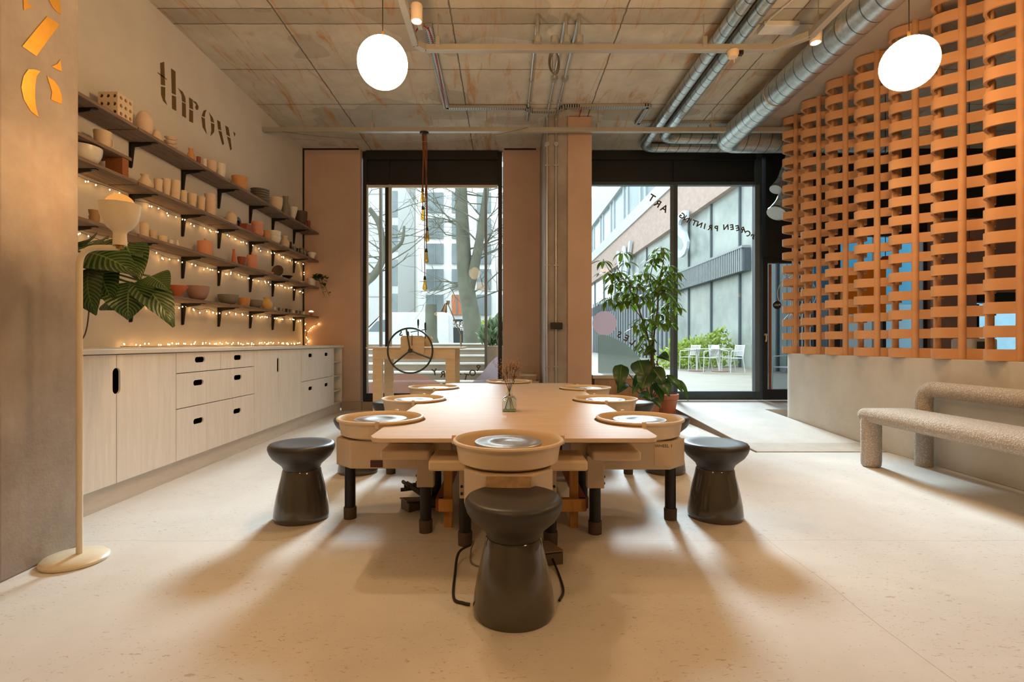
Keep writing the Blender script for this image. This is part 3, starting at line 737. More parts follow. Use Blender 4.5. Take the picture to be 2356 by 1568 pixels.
# ---------------------------------------------------------------- flower vase on the table
ta = thing('flower_vase', 'small clear glass bottle with dried flowers on the table', 'vase', (.028, 3.31, TZ))
VG = m_glass('vase_glass', (.80,.90,.87), .35)
m = MB()
def sq(z, w, r):
    return [(p[0], p[1], z) for p in arc((w-r,w-r), r, 0, PI/2, 4)+arc((-w+r,w-r), r, PI/2, PI, 4)+arc((-w+r,-w+r), r, PI, 1.5*PI, 4)+arc((w-r,-w+r), r, 1.5*PI, 2*PI, 4)]
rg = [sq(0,.044,.008), sq(.004,.046,.01), sq(.080,.046,.012), sq(.092,.036,.02), sq(.100,.022,.0215), sq(.125,.021,.0205), sq(.165,.033,.0325), sq(.168,.034,.0335)]
nr = len(rg[0])
for r_ in rg: m.v += [Vector(p) for p in r_]
for i in range(len(rg)-1):
    for k in range(nr): m.f.append([i*nr+k, i*nr+(k+1)%nr, (i+1)*nr+(k+1)%nr, (i+1)*nr+k])
m.f.append(list(range(nr)))
m.build('glass_bottle', VG, ta, smooth=40)
m = MB().box((-.042,-.042,.003),(.042,.042,.009)).build('bottle_base', mat('thick_green_glass', rgb(150,190,176), .1), ta, smooth=0)
st = MB(); fw = MB(); lf = MB()
for k in range(9):
    a = k*2.4; tip = Vector((.06*math.cos(a)*random.uniform(.5,1.3), .05*math.sin(a), random.uniform(.22,.31)))
    st.tube(smooth_path([(-.03*math.cos(a), -.03*math.sin(a), .012), (.004*math.cos(a), .004*math.sin(a), .13), tip], 5), .0014, 4)
    for q in range(26):
        p = tip + Vector((random.gauss(0,.02), random.gauss(0,.02), random.gauss(0,.018))); fw.ico(p, random.uniform(.0016,.0032))
        if q % 3 == 0: st.tube([tip*.85, p], .0006, 3)
    for q in range(7):
        b = tip*random.uniform(.62,.95); lf.leaf(b, b+Vector((random.uniform(-.03,.03), random.uniform(-.03,.03), random.uniform(-.01,.02))), .010, n=3)
st.build('dried_stems', mat('dry_stem', rgb(96,74,44), .7), ta); fw.build('dried_blossom', mat('dry_blossom', rgb(190,146,108), .8), ta); lf.build('dried_leaves', mat('dry_leaf', rgb(100,82,44), .7), ta)
# ---------------------------------------------------------------- outside
PAVE = m_grain('outdoor_paving', rgb(124,117,106), rgb(148,141,128), (1,5,1), .8, 1.5)
tag(MB().box((-40, WB+.02, -.2), (60, 75, .10)).build('courtyard_paving', PAVE, smooth=0), kind='structure')
struct('trim_7', MB().box((W1L, WY-.05, 0), (W1R, WB+.02, .118)).box((W2L, WY-.04, 0), (W2R, WB+.02, .118)), mat('concrete_curb', rgb(168,152,134), .8), smooth=0)
STONE = m_plaster('sandstone_steps', rgb(132,120,104), rgb(152,138,122), 2, .1)
ts = thing('terrace_steps', 'stone terrace steps with pale edges outside the left window', 'steps', (0,0,0))
for i, z in enumerate((.30,.45,.60,.75,.88,.99)):
    y = 9.3+.4*i
    MB().box((-6, y, .1), (-.345 if i < 5 else 1.2, y+.41 if i < 5 else 20, z-.03)).build('step_riser', STONE, ts, smooth=0)
    MB().box((-6, y-.03, z-.029), (-.345 if i < 5 else 1.2, y+.40 if i < 5 else 20, z)).build('step_tread', mat('pale_tread', rgb(200,198,190), .7), ts, smooth=0)
for x, lab in ((gx(876,8.6), 'slim grey outdoor post behind the left pane of the left window'), (gx(1118,8.6), 'slim grey outdoor post behind the right side of the left window')):
    tag(MB().box((x-.022,8.58,.1),(x+.022,8.65,4.6)).build('canopy_post', mat('grey_post', rgb(96,92,84), .6), smooth=0), label=lab, cat='post')
# pale apartment block
WBL = mat('white_render', rgb(228,229,226), .8, 0, .03); GLZ = mat('dark_facade_glass', rgb(112,122,124), .15, 0, .25, .4); ORC = mat('orange_curtain', rgb(190,120,84), .7)
bA = thing('apartment_block', 'white rendered apartment block with a grid of grey windows beyond the trees', 'building', (0,0,0))
YA = 60
MB().box((gx(900,YA), YA, 0), (gx(1215,YA), YA+8, 21)).build('wall', WBL, bA, smooth=0)
MB().box((gx(925,YA), YA-.25, 3.5), (gx(956,YA), YA-.01, 21)).build('panel_strip', mat('grey_brown_panel', rgb(140,136,128), .7), bA, smooth=0)
cols = [(929,944),(946,953),(981,1021),(1040,1064),(1097,1130),(1150,1175)]
for (ua, ub) in cols:
    for k in range(7):
        v1 = 724 - k*58.5; v0 = v1-46
        if v0 < 300: break
        w_ = MB().box((gx(ua,YA), YA-.3, gz(v1,YA)), (gx(ub,YA), YA-.251 if ua < 960 else YA-.01, gz(v0,YA))).build('window', ORC if (k == 0 and ua == 1040) else GLZ, bA, smooth=0)
        if ub-ua > 20: MB().box((gx((ua+ub)/2,YA)-.06, YA-.36, gz(v1,YA)), (gx((ua+ub)/2,YA)+.06, YA-.301, gz(v0,YA))).build('window_mullion', mat('grey_mullion', rgb(120,126,130), .5), w_, smooth=0)
MB().box((gx(1000,YA), YA-.4, 1.0), (gx(1200,YA), YA-.02, gz(737,YA))).build('ground_floor', mat('dark_ground_floor', rgb(84,86,86), .6), bA, smooth=0)
bC = thing('grey_building', 'plain pale grey building at the far left behind the bare tree', 'building', (0,0,0))
YC = 45
MB().box((gx(780,YC), YC, 0), (gx(916,YC), YC+8, 15.5)).build('wall', mat('pale_grey_render', rgb(184,186,184), .8, 0, .04), bC, smooth=0)
for k in range(5): MB().box((gx(780,YC), YC-.04, 2+3*k), (gx(916,YC), YC-.002, 2.08+3*k)).build('joint_line', mat('grey_joint', rgb(150,152,150), .8), bC, smooth=0)
for k in range(4): MB().box((gx(895,YC), YC-.05, 3+3*k), (gx(915,YC), YC-.005, 5.3+3*k)).build('window', GLZ, bC, smooth=0)
# hoarding with lettering
YS = 38
sg = thing('printed_hoarding', 'dark hoarding with white capital lettering behind the tree trunk', 'sign', (0,0,0))
MB().box((gx(1040,YS), YS, .1), (gx(1072,YS), YS+.1, gz(734,YS))).build('sign_board', mat('dark_sign', rgb(34,38,40), .6), sg, smooth=0)
tm = MB()
for i, s in enumerate(('THE OFFI', 'YOUR B', 'TIME IS', 'NEXT')):
    text_into(tm, s, .27, lambda a, b, d: Vector((gx(1042,YS)+a+(.25*i if i > 1 else 0), YS-.02+d, gz(743+i*7.2,YS)+b)), .01, 'LEFT', .008)
tm.build('sign_lettering', WHITE, sg, smooth=0)
# van
vn = thing('white_van', 'white panel van parked on the street behind the terrace', 'van', (gx(945,25), 25, .1))
bd = [(-2.3,.45),(-2.35,1.0),(-2.05,1.35),(-1.45,1.95),(-1.2,2.25),(-.9,2.33),(1.9,2.33),(1.97,2.2),(2.0,.45)]
MB().prism(bd, [], -.95, .95, lambda a, b, d: Vector((a, d, b))).build('van_body', mat('van_white', rgb(196,200,204), .35), vn, smooth=0, bevel=.05)
MB().prism([(-1.85,1.42),(-1.42,1.9),(-1.05,1.98),(-.72,1.98),(-.72,1.42)], [], -.965, -.952, lambda a, b, d: Vector((a, d, b))).build('side_window', mat('van_glass', rgb(90,104,110), .1), vn, smooth=0)
MB().add([(-2.08,-.8,1.38),(-2.08,.8,1.38),(-1.28,.75,2.17),(-1.28,-.75,2.17)], [(0,1,2,3)]).build('windscreen', mat('van_glass', rgb(90,104,110), .1), vn, smooth=0, loc=(-.03,0,.03))
for x in (-1.45, 1.25):
    w_ = MB().cyl((x,-.97,.34),(x,-.75,.34),.34,n=28).build('wheel', BLACK, vn); MB().cyl((x,-.985,.34),(x,-.972,.34),.19,n=20).build('hub_cap', ALU, w_)
# bare trees
TRK = mat('green_grey_bark', rgb(92,93,80), .9, 0, .2, 3)
def bare_tree(label, segs, seed, twig=1.0):
    t = thing('bare_tree', label, 'tree', (0,0,0)); random.seed(seed)
    tr_ = MB(); br = MB(); ends = []
    for pts, r0, r1 in segs:
        pp = smooth_path(pts, 5); n = len(pp); tr_.tube(pp, [r0+(r1-r0)*i/(n-1) for i in range(n)], 10)
        ends += [(p, (pp[min(i+1,n-1)]-pp[i-1]).normalized(), r0+(r1-r0)*i/(n-1)) for i, p in enumerate(pp) if i > n*.3]
    def grow(p, d, r, L, dep):
        pts = [p]; q_ = p
        for k in range(4):
            d = (d + Vector((random.gauss(0,.2), random.gauss(0,.15), random.gauss(.05,.18)))).normalized(); q_ = q_ + d*L/4; pts.append(q_)
        br.tube(pts, [r*(1-.17*k) for k in range(5)], 5, caps=False)
        if dep:
            for k in range(3):
                i = random.choice((1,2,3,4)); dd = (d + Vector((random.gauss(0,.7), random.gauss(0,.4), random.gauss(0,.6)))).normalized(); grow(pts[i], dd, r*.5, L*.6, dep-1)
    for p, d, r in ends:
        for s in range(random.choice((0,1,1))):
            dd = Vector((random.choice((-1,1))*random.uniform(.6,1), random.uniform(-.5,.4), random.uniform(-.1,.7))).normalized(); grow(p, dd, min(r*.22,.026), random.uniform(.9,2.0)*twig, 2)
    tr_.build('trunk', TRK, t, smooth=80); br.build('branches', TRK, t, smooth=80)
T = lambda u, v, Y: tuple(P(u, v, Y))
bare_tree('large bare forked tree seen through the right half of the left window', [([T(1088,789,13.5), T(1086,740,13.5), T(1078,690,13.5), T(1070,640,13.5), T(1066,560,13.5), T(1062,480,13.5), T(1060,400,13.5)], .26, .15), ([T(1076,672,13.5), T(1090,620,13.4), T(1102,560,13.3), T(1110,500,13.2), T(1120,430,13.1)], .16, .07)], 11)
bare_tree('bare tree with a thick curved limb at the left edge of the left window', [([T(826,789,12.5), T(832,700,12.5), T(838,655,12.5), T(862,630,12.4), T(880,590,12.3), T(874,520,12.2), T(850,480,12.2)], .13, .06), ([T(880,590,12.3), T(905,575,12.3), T(925,555,12.2), T(930,520,12.2)], .06, .03), ([T(840,650,12.5), T(836,560,12.5), T(845,440,12.5)], .10, .04)], 4)
tag(MB().lathe([(0,0),(.22,0),(.17,.15),(.16,1.0),(.15,1.05),(.0,1.03)], 20, (gx(992,14), 14, .991)).build('tree_stump', TRK), 'cut grey tree stump standing on the terrace', 'stump')
# bushes
def bush(name, label, c, rx, ry, rz, n, m, L=.2, group=None, seed=1, upright=False):
    random.seed(seed); mb = MB()
    for k in range(n):
        a = random.uniform(0,2*PI); zz = random.uniform(-.2,1); rr = math.sqrt(max(0,1-zz*zz))*random.uniform(.6,1)
        p = Vector((c[0]+rx*rr*math.cos(a), c[1]+ry*rr*math.sin(a), c[2]+rz*(.15+.85*zz*random.uniform(.7,1))))
        d = Vector((random.gauss(0,.6),random.gauss(0,.6),1.3 if upright else random.gauss(.3,.6))).normalized()
        mb.leaf(p, p+d*L*random.uniform(.6,1.2), L*.34, (random.gauss(0,1),-1,.5), .1, .2, 3, uvs=True)
    return tag(mb.build(name, m, smooth=80), label, 'bush', group)
YG = m_leaf('yellow_green_leaf', rgb(120,146,50), rgb(172,186,84)); BG = m_leaf('grey_green_leaf', rgb(86,112,84), rgb(128,150,116))
pl = thing('stone_planter', 'stone planter at the right end of the terrace steps', 'planter', (0,0,0))
MB().box((gx(1120,9.6), 9.2, .1), (gx(1200,9.6), 10.2, gz(796,9.6))).build('planter_wall', STONE, pl, smooth=0)
bush('grassy_shrub', 'grey green grassy shrub in the stone planter', (gx(1140,9.7), 9.7, gz(796,9.6)), .26, .3, .42, 500, BG, .22, seed=3, upright=True)
bush('low_shrub', 'yellow green low shrub behind the tree trunk', (gx(1108,15), 15, 1.0), .4, .4, .6, 260, YG, .2, seed=4)
# long modern building on the right of the courtyard
XB = 8.6
def fz(u, v): Y = XB*F/(u-U0); return Y, gz(v, Y)
bB = thing('courtyard_building', 'long modern courtyard building with brick band, pale fascia and slatted balcony', 'building', (0,0,0))
k = XB/8.0
BRK = NT('pink_brick'); _v = BRK.coord('Object'); _b = BRK.n('ShaderNodeTexBrick'); _b.inputs['Scale'].default_value = 1.6; _b.inputs['Color1'].default_value = rgb(182,160,150); _b.inputs['Color2'].default_value = rgb(170,146,138); _b.inputs['Mortar'].default_value = rgb(170,154,146); _b.inputs['Mortar Size'].default_value = .03
_mp = BRK.n('ShaderNodeMapping'); _mp.inputs['Rotation'].default_value = (0, PI/2, 0); 
_cx = BRK.n('ShaderNodeCombineXYZ'); _sx = BRK.n('ShaderNodeSeparateXYZ'); BRK.l(_v, _sx.inputs[0]); BRK.l(_sx.outputs[1], _cx.inputs[0]); BRK.l(_sx.outputs[2], _cx.inputs[1]); BRK.l(_cx.outputs[0], _b.inputs['Vector']); BRK.bsdf(_b.outputs['Color'], .85)
GRF = mat('green_tinted_glazing', rgb(164,172,168), .12, 0, .3, .35); SLT = mat('grey_metal_slat', rgb(150,156,158), .45, .3); DKS = mat('dark_slat_recess', rgb(70,78,84), .6)
FAS = mat('pale_fascia', rgb(186,194,194), .6, 0, .03)
Y0, Y1 = 15.5, 62
zb0, zb1, zf1, zw1, zt = 1+.67*XB, 1+.90*XB, 1+.995*XB, 1+1.3*XB, 1+1.62*XB
MB().box((XB+.02, Y0, .1), (XB+6, Y1, zb0)).build('glazing', GRF, bB, smooth=0)
MB().box((XB-.25, Y0, zb0), (XB+6, Y1, zb1)).build('brick_band', BRK.m, bB, smooth=0)
MB().box((XB-.35, Y0, zb1), (XB+6, Y1, zf1)).build('fascia', FAS, bB, smooth=0)
MB().box((XB-.05, Y0, zf1), (XB+6, Y1, zw1)).build('upper_glazing', mat('blue_grey_glazing', rgb(128,144,154), .2, 0, .2, .5), bB, smooth=0)
MB().box((XB-.3, Y0, zw1), (XB+6, Y1, zt)).build('fascia', FAS, bB, smooth=0)
y = Y0+.6
while y < 50:
    MB().box((XB-.06, y, .1), (XB+.019, y+.09, zb0-.01)).build('mullion', mat('dark_mullion', rgb(80,88,94), .5), bB, smooth=0)
    for j in range(2): MB().box((XB-.12, y+j*1.2, zf1+.01), (XB-.051, y+.3+j*1.2, zw1-.01)).build('upper_panel', mat('grey_upper_panel', rgb(176,184,188), .5), bB, smooth=0)
    y += 2.6 if y < 26 else 4.5
zs0, zs1 = 1+.292*XB, 1+.385*XB
MB().box((XB-.30, 17.8, zs0), (XB-.07, Y1, zs1)).build('balcony_recess', DKS, bB, smooth=0)
for i in range(44):
    y = 17.9 + i*.16 if i < 40 else 24.3+(i-40)*.5
    MB().box((XB-.36, y, zs0), (XB-.301, y+.07, zs1)).build('balcony_slat', SLT, bB, smooth=0)
MB().box((XB-.38, 17.8, zs1), (XB-.07, 32, zs1+.08)).build('balcony_rail', SLT, bB, smooth=0)
MB().box((XB-.30, 26, .1), (XB-.07, Y1, zs0-.01)).build('slatted_base', SLT, bB, smooth=0)
for i in range(30): MB().box((XB-.34, 26.2+i*.75, .1), (XB-.301, 26.45+i*.75, zs1+.3)).build('wall_slat', DKS, bB, smooth=0)
MB().box((XB-.1, 14.9, .1), (XB+5.9, Y0-.02, zt)).build('corner_recess', DKS, bB, smooth=0)
for i in range(7): MB().box((XB-.35+i*.1, 14.85-.02*i, .1), (XB-.31+i*.1, 14.99, 9.5)).build('corner_slat', SLT, bB, smooth=0)
Ys, zs_ = fz(1592, 545)
m = MB(); text_into(m, 'S', 2.9, lambda a, b, d: Vector((XB-.45+d, Ys+.0-a*1.35, zs_+b)), .12, bold=.03); m.build('building_letter', mat('white_sign_letter', rgb(190,200,210), .4), bB, smooth=0)
Yw, zw_ = fz(1450, 606)
m = MB(); text_into(m, 'W', 3.0, lambda a, b, d: Vector((XB-.45+d, Yw-a*1.3, zw_+b)), .12, bold=.03); m.build('building_letter', mat('white_sign_letter', rgb(190,200,210), .4), bB, smooth=0)
MB().box((XB-1.2, 34, gz(709,34)), (XB-.36, 34.1, gz(683,34))).build('hanging_sign', mat('olive_sign', rgb(150,146,120), .6), bB, smooth=0)
# white cafe chairs and tables
CW = mat('white_metal_chair', rgb(214,216,216), .4)
def make_chair(label):
    t = thing('cafe_chair', label, 'chair', (0,0,0), 0, 'white slatted cafe chairs outside'); r = .011
    for x in (-.21, .21):
        MB().tube(fillet([(x,-.22,0),(x,-.2,.44),(x,-.2,.64),(x,.2,.66)], .05), r, 8).build('front_leg', CW, t)
        MB().tube(fillet([(x,.28,0),(x,.2,.44),(x,.27,.84)], .05), r, 8).build('rear_leg', CW, t)
    s = MB()
    for i in range(8): s.box((-.2,-.2+i*.05,.435),(.2,-.165+i*.05,.448))
    s.bar((-.19,-.2,.43),(-.19,.2,.43),.015).bar((.19,-.2,.43),(.19,.2,.43),.015); s.build('seat', CW, t, smooth=0)
    b = MB()
    for i in range(7): x = -.18+i*.06; b.bar((x-.0,.215,.5),(x,.265,.82),.03,.01, (0,1,0))
    b.bar((-.21,.265,.82),(.21,.265,.82),.02).bar((-.21,.215,.5),(.21,.215,.5),.015); b.build('backrest', CW, t, smooth=0); return t
ch = make_chair('white slatted cafe chair outside, leftmost of the four')
spots = [(gx(1586,16.6),16.6,-1.2,None), (gx(1627,16.0),16.0,-1.5,'white slatted cafe chair outside, second from left'), (gx(1655,16.9),16.9,.3,'white slatted cafe chair outside, third from left, facing away'), (gx(1685,15.6),15.6,-1.35,'white slatted cafe chair outside, rightmost beside the slatted corner')]
for x, y, a, lab in spots:
    if lab is None: ch.location = (x,y,.1); ch.rotation_euler = (0,0,a)
    else: dup(ch, (x,y,.1), a, lab)
dup(ch, (gx(1818,9.6), 9.6, .1), -1.4, 'white slatted cafe chair outside behind the glazed door')
def make_table(label, x, y):
    t = thing('cafe_table', label, 'table', (x,y,.1)); MB().cyl((0,0,.7),(0,0,.72),.36,n=28).build('table_top', CW, t)
    MB().cyl((0,0,.03),(0,0,.7),.025).build('table_stem', CW, t); MB().cyl((0,0,0),(0,0,.03),.24,n=24).build('table_base', mat('rusty_base', rgb(150,110,96), .6), t)
make_table('white round cafe table outside on the left', gx(1603,16.2), 16.2); make_table('white round cafe table outside on the right', gx(1656,15.9), 15.9)
for i in range(5):
    bush('courtyard_shrub', 'yellow green shrub behind the cafe chairs, number %s from the left' % ['one','two','three','four','five'][i], (5.9+i*.55, 18.0+.3*i, .1), .5, .5, .95+.12*i, 190, YG, .26, 'shrubs behind the cafe chairs', seed=30+i)
# passer-by
pn = thing('person', 'person in a dark green coat walking past outside by the glazing', 'person', (gx(1538,29), 29, .1), .6)
def skin(name, verts, edges, rad, m, parent):
    me = bpy.data.meshes.new(name); me.from_pydata(verts, edges, []); me.materials.append(m); o = bpy.data.objects.new(name, me); COL.objects.link(o); o.parent = parent
    md = o.modifiers.new('skin', 'SKIN'); me.skin_vertices.new() if not me.skin_vertices else None
    for i, r in enumerate(rad): me.skin_vertices[0].data[i].radius = (r, r)
    me.skin_vertices[0].data[0].use_root = True
    sb = o.modifiers.new('sub', 'SUBSURF'); sb.levels = 1; sb.render_levels = 2; md.use_smooth_shade = True; return o
bv = [(0,0,.92),(0,0,1.12),(0,.0,1.35),(0,0,1.47),(0,.01,1.56),(0,.02,1.68),(-.09,0,.88),(-.10,.12,.48),(-.10,.02,.06),(-.10,.16,.03),(.09,0,.88),(.10,-.10,.48),(.10,-.30,.09),(.10,-.16,.03),
      (-.18,0,1.38),(-.24,-.06,1.12),(-.22,.05,.90),(-.21,.09,.80),(.18,0,1.38),(.24,.04,1.12),(.22,.15,.92),(.21,.18,.82)]
be = [(0,1),(1,2),(2,3),(3,4),(4,5),(0,6),(6,7),(7,8),(8,9),(0,10),(10,11),(11,12),(12,13),(2,14),(14,15),(15,16),(16,17),(2,18),(18,19),(19,20),(20,21)]
skin('body', bv, be, [.14,.13,.14,.055,.085,.08,.085,.065,.045,.04,.085,.065,.045,.04,.06,.05,.04,.035,.06,.05,.04,.035], mat('person_skin_and_trousers', rgb(120,100,90), .7), pn)
MB().lathe([(.17,.62),(.165,.8),(.17,1.0),(.19,1.2),(.215,1.36),(.16,1.44),(.08,1.48),(.07,1.48),(.15,.62)], 20, (0,0,0), Matrix.Diagonal(Vector((1.1,.8,1))).to_3x3()).build('coat', mat('dark_green_coat', rgb(56,72,60), .8), pn)
MB().sphere((0,-.01,1.68), .105, 16, 10, (.95,1,1)).build('hair', mat('brown_hair', rgb(70,52,40), .8), pn)

# ---------------------------------------------------------------- room seen through the screen
cn = thing('cafe_counter', 'pale wooden counter in the room behind the terracotta screen', 'counter', (0,0,0))
MB().box((4.15, 4.6, 0), (7.6, 5.2, .86)).build('counter_body', m_grain('counter_ply', rgb(190,150,112), rgb(208,170,132), (3,3,10), .5), cn, smooth=0)
MB().box((4.1, 4.55, .861), (7.65, 5.25, .90)).build('counter_top', WTOP, cn, smooth=0, bevel=.004)
ma = thing('coffee_machine', 'small white machine on the counter behind the screen', 'machine', (gx(2240,4.9), 4.9, .901))
MB().box((-.12,-.12,0),(.12,.12,.14)).build('machine_body', WHITE, ma, smooth=0, bevel=.02); MB().box((-.08,-.125,.03),(.08,-.121,.11)).build('machine_display', mat('dark_display', rgb(60,80,90), .2), ma, smooth=0)
op = thing('orange_panel', 'bright orange wall panel behind the terracotta screen', 'panel', (0,0,0))
MB().box((4.75,7.2,1.4),(5.35,7.26,2.05)).build('panel_face', mat('bright_orange', rgb(238,138,20), .5), op, smooth=0)
MB().box((4.75,7.2,0),(4.8,7.26,1.398)).box((5.3,7.2,0),(5.35,7.26,1.398)).build('panel_legs', BLACK, op, smooth=0)
COP = mat('copper_shade', rgb(196,98,44), .3, .7)
for u, v, Y, lab in ((2037,600,5.6,'copper disc pendant lamp with a bare bulb behind the screen, left one'), (2230,562,5.2,'copper disc pendant lamp behind the screen, right one')):
    t = thing('copper_pendant', lab, 'pendant lamp', tuple(P(u, v, Y)), 0, 'copper pendants behind the screen')
    MB().lathe([(.0,.05),(.03,.05),(.05,.02),(.15,.0),(.15,-.008),(.05,.01),(0,.03)], 28).build('lamp_shade', COP, t)
    MB().sphere((0,0,-.045), .035, 16, 10).build('lamp_bulb', m_emit('copper_bulb_glow', (1,.55,.18), 30) if 'copper_bulb_glow' not in bpy.data.materials else bpy.data.materials['copper_bulb_glow'], t)
    MB().cyl((0,0,.05),(0,0,CEIL-gz(v,Y)),.004,n=6).build('cord', BLACK, t)
bl = thing('blue_banner', 'blue board outside the glazing behind the terracotta screen', 'board', (0,0,0))
MB().box((5.6,9.3,1.7),(8.6,9.36,2.9)).build('board_face', mat('sky_blue_board', rgb(40,140,180), .6), bl, smooth=0)
MB().box((6.9,9.3,.45),(9.6,9.36,1.697)).build('lower_board', mat('pale_blue_board', rgb(120,160,180), .6), bl, smooth=0)
MB().box((5.6,9.3,.1),(5.66,9.36,1.698)).box((8.54,9.3,.1),(8.6,9.36,1.698)).build('board_post', BLACK, bl, smooth=0)
# ---------------------------------------------------------------- slab roller by the left window
sr = thing('slab_roller', 'plywood slab roller bench with a dark green three-spoke hand wheel by the left window', 'slab roller', (-1.13, 6.6, 0))
SRP = m_grain('pale_roller_ply', rgb(206,182,146), rgb(222,200,166), (2,2,12), .55)
for x0, x1 in ((-.49,-.37), (.40,.52)):
    for y in (-.3, .3): MB().box((x0, y-.022, 0), (x1, y+.022, .80)).build('bench_leg', SRP, sr, smooth=0, bevel=.003)
MB().box((-.49,-.325,.80),(.52,-.28,.925)).build('apron', SRP, sr, smooth=0); MB().box((-.49,.28,.80),(.52,.325,.925)).build('apron', SRP, sr, smooth=0)
MB().box((-.57,-.34,.926),(.61,.34,.946)).build('bench_top', SRP, sr, smooth=0, bevel=.003)
MB().prism([(-.14,.86),(.145,.86),(.145,1.06),(.125,1.085),(-.12,1.085),(-.14,1.06)], [], -.365, -.342, lambda a, b, d: Vector((a, d, b))).build('roller_cheek', SRP, sr, smooth=0)
MB().prism([(-.14,.947),(.145,.947),(.145,1.06),(.125,1.085),(-.12,1.085),(-.14,1.06)], [], .34, .365, lambda a, b, d: Vector((a, d, b))).build('roller_cheek', SRP, sr, smooth=0)
MB().cyl((0,-.341,1.0),(0,.339,1.0),.05,n=24).build('roller', ALU, sr)
GRN = mat('dark_green_enamel', rgb(46,58,50), .35)
hw = MB().tube([(-.012+.27*math.cos(a), -.43, .905+.27*math.sin(a)) for a in [2*PI*i/56 for i in range(56)]], .011, 10, True).build('wheel_rim', GRN, sr)
for a in (100, 219, 339):
    a = math.radians(a); MB().tube([(-.012+.02*math.cos(a),-.43,.905+.02*math.sin(a)), (-.012+.265*math.cos(a),-.43,.905+.265*math.sin(a))], .010, 8).build('wheel_spoke', GRN, hw)
MB().cyl((-.012,-.445,.905),(-.012,-.366,.905),.026,n=16).build('wheel_hub', GRN, hw)
for x, z in ((.063, 1.205), (.15, 1.165)):
    h = MB().lathe([(0,0),(.008,0),(.011,.02),(.012,.07),(.006,.085),(0,.085)], 12, (x,-.30,z)).build('crank_handle', BLACK, sr)
    MB().cyl((x,-.30,1.05),(x,-.30,z),.006,n=8).build('crank_rod', BLACK, h)
MB().bar((-.03,-.30,1.13),(.17,-.30,1.165),.018,.01).build('crank_arm', GRN, sr, smooth=0)
MB().bar((.0,-.369,1.10),(.0,-.369,.965),.012,.006).build('depth_gauge', BLACK, sr, smooth=0)
# clamp lamp on the bench
al = thing('clamp_lamp', 'silver jointed desk lamp arm clamped to the slab roller bench', 'desk lamp', (-.57, 6.62, .947))
SIL = mat('satin_silver', rgb(176,184,188), .35, .7)
MB().cyl((0,0,0),(0,0,.15),.012,n=12).build('clamp_post', SIL, al)
for o in (-.012, .012): MB().tube([(0,o,.15),(-.075,o,.33),(-.165,o,.55)], .006, 6).build('lamp_arm', SIL, al)
MB().lathe([(0,0),(.018,0),(.022,.04),(.022,.05),(0,.05)], 16, (-.165,0,.545)).build('arm_joint', SIL, al)
MB().lathe([(.018,0),(.022,-.03),(.045,-.11),(.042,-.11),(.02,-.03),(0,-.01)], 20, (-.195,0,.555), Matrix.Rotation(.25,3,'Y')).build('lamp_head', SIL, al)
MB().bar((-.165,0,.57),(-.20,0,.545),.02,.02).build('head_bracket', BLACK, al, smooth=0)

# window bench ledge, box pile
lg = thing('window_ledge', 'low plywood box seat with a pale top under the right window', 'bench', (0,0,0))
MB().box((1.25,7.16,0),(2.12,7.60,.50)).build('ledge_box', m_grain('ribbed_ply', rgb(186,150,118), rgb(206,170,138), (20,20,1), .6), lg, smooth=0)
MB().box((1.22,7.13,.501),(2.15,7.60,.55)).build('ledge_top', WTOP, lg, smooth=0, bevel=.004)
for i, (a, b, lab) in enumerate((((.20,7.1,0),(.46,7.42,.47),'large worn box standing against the back wall beside the column'), ((.21,7.11,.472),(.43,7.38,.565),'small worn box, topmost against the back wall beside the column'))):
    t = thing('storage_box', lab, 'box', (0,0,0)); MB().box(a, b).build('box_body', mat('worn_wood_box', rgb(172,146,118), .7, 0, .2, 12), t, smooth=0)
    MB().box((a[0]-.01, a[1]-.01, b[2]-.03), (b[0]+.01, a[1]-.0005, b[2]-.0)).build('box_lid', mat('pale_box_lid', rgb(200,182,160), .7), t, smooth=0)

# ---------------------------------------------------------------- tall potted money tree
GL1 = m_leaf('tree_leaf_green', rgb(78,110,30), rgb(120,150,50), rough=.55); BARK = mat('brown_bark', rgb(88,66,44), .8, 0, .2, 20)
pt = thing('potted_tree', 'tall leafy money tree with thin stems in a terracotta pot', 'plant', (2.14, 6.85, 0))
MB().lathe([(0,0),(.11,0),(.115,.01),(.155,.25),(.172,.255),(.174,.32),(.16,.322),(.155,.29),(0,.285)], 36).build('plant_pot', POTR, pt)
MB().lathe([(0,.2855),(.15,.288),(.15,.292),(0,.298)], 24).build('soil', mat('dark_soil', rgb(50,38,28), .95, 0, .3, 40), pt)
def q(u, v, dy=0): 
    p = P(u, v, 6.85+dy); return p - Vector((2.14, 6.85, 0))
trunk = MB()
trunk.tube(smooth_path([q(1514,905), q(1508,860), q(1499,825)], 5), [.028]*10+[.022], 10)
stems = [[(1499,825),(1492,780,-.05),(1478,735,-.1),(1462,690,-.12),(1440,650,-.12),(1420,615,-.1)], [(1499,825),(1500,770,.05),(1502,700,.08),(1496,640,.05),(1508,590,.0)],
         [(1500,825),(1506,760,.02),(1512,715,-.05),(1516,670,-.1),(1524,615,-.1),(1530,575,-.05)], [(1478,735,-.1),(1452,700,.05),(1425,672,.1)], [(1502,700,.08),(1530,660,.12),(1546,625,.1)],
         [(1440,650,-.12),(1405,625,-.12),(1388,595,-.1)], [(1492,780,-.05),(1478,770,-.12),(1472,745,-.14)], [(1506,760,.02),(1524,735,.05),(1536,712,.08)], [(1516,670,-.1),(1546,660,-.1),(1555,640,-.12)],[(1462,690,-.12),(1470,655,-.2),(1482,620,-.2)]]
for s in stems:
    pp = smooth_path([q(*a) for a in s], 5); n = len(pp); r0 = .013 if len(s) > 3 else .006
    trunk.tube(pp, [r0*(1-.7*i/n) for i in range(n)], 7)
trunk.build('stem', BARK, pt)
random.seed(21)
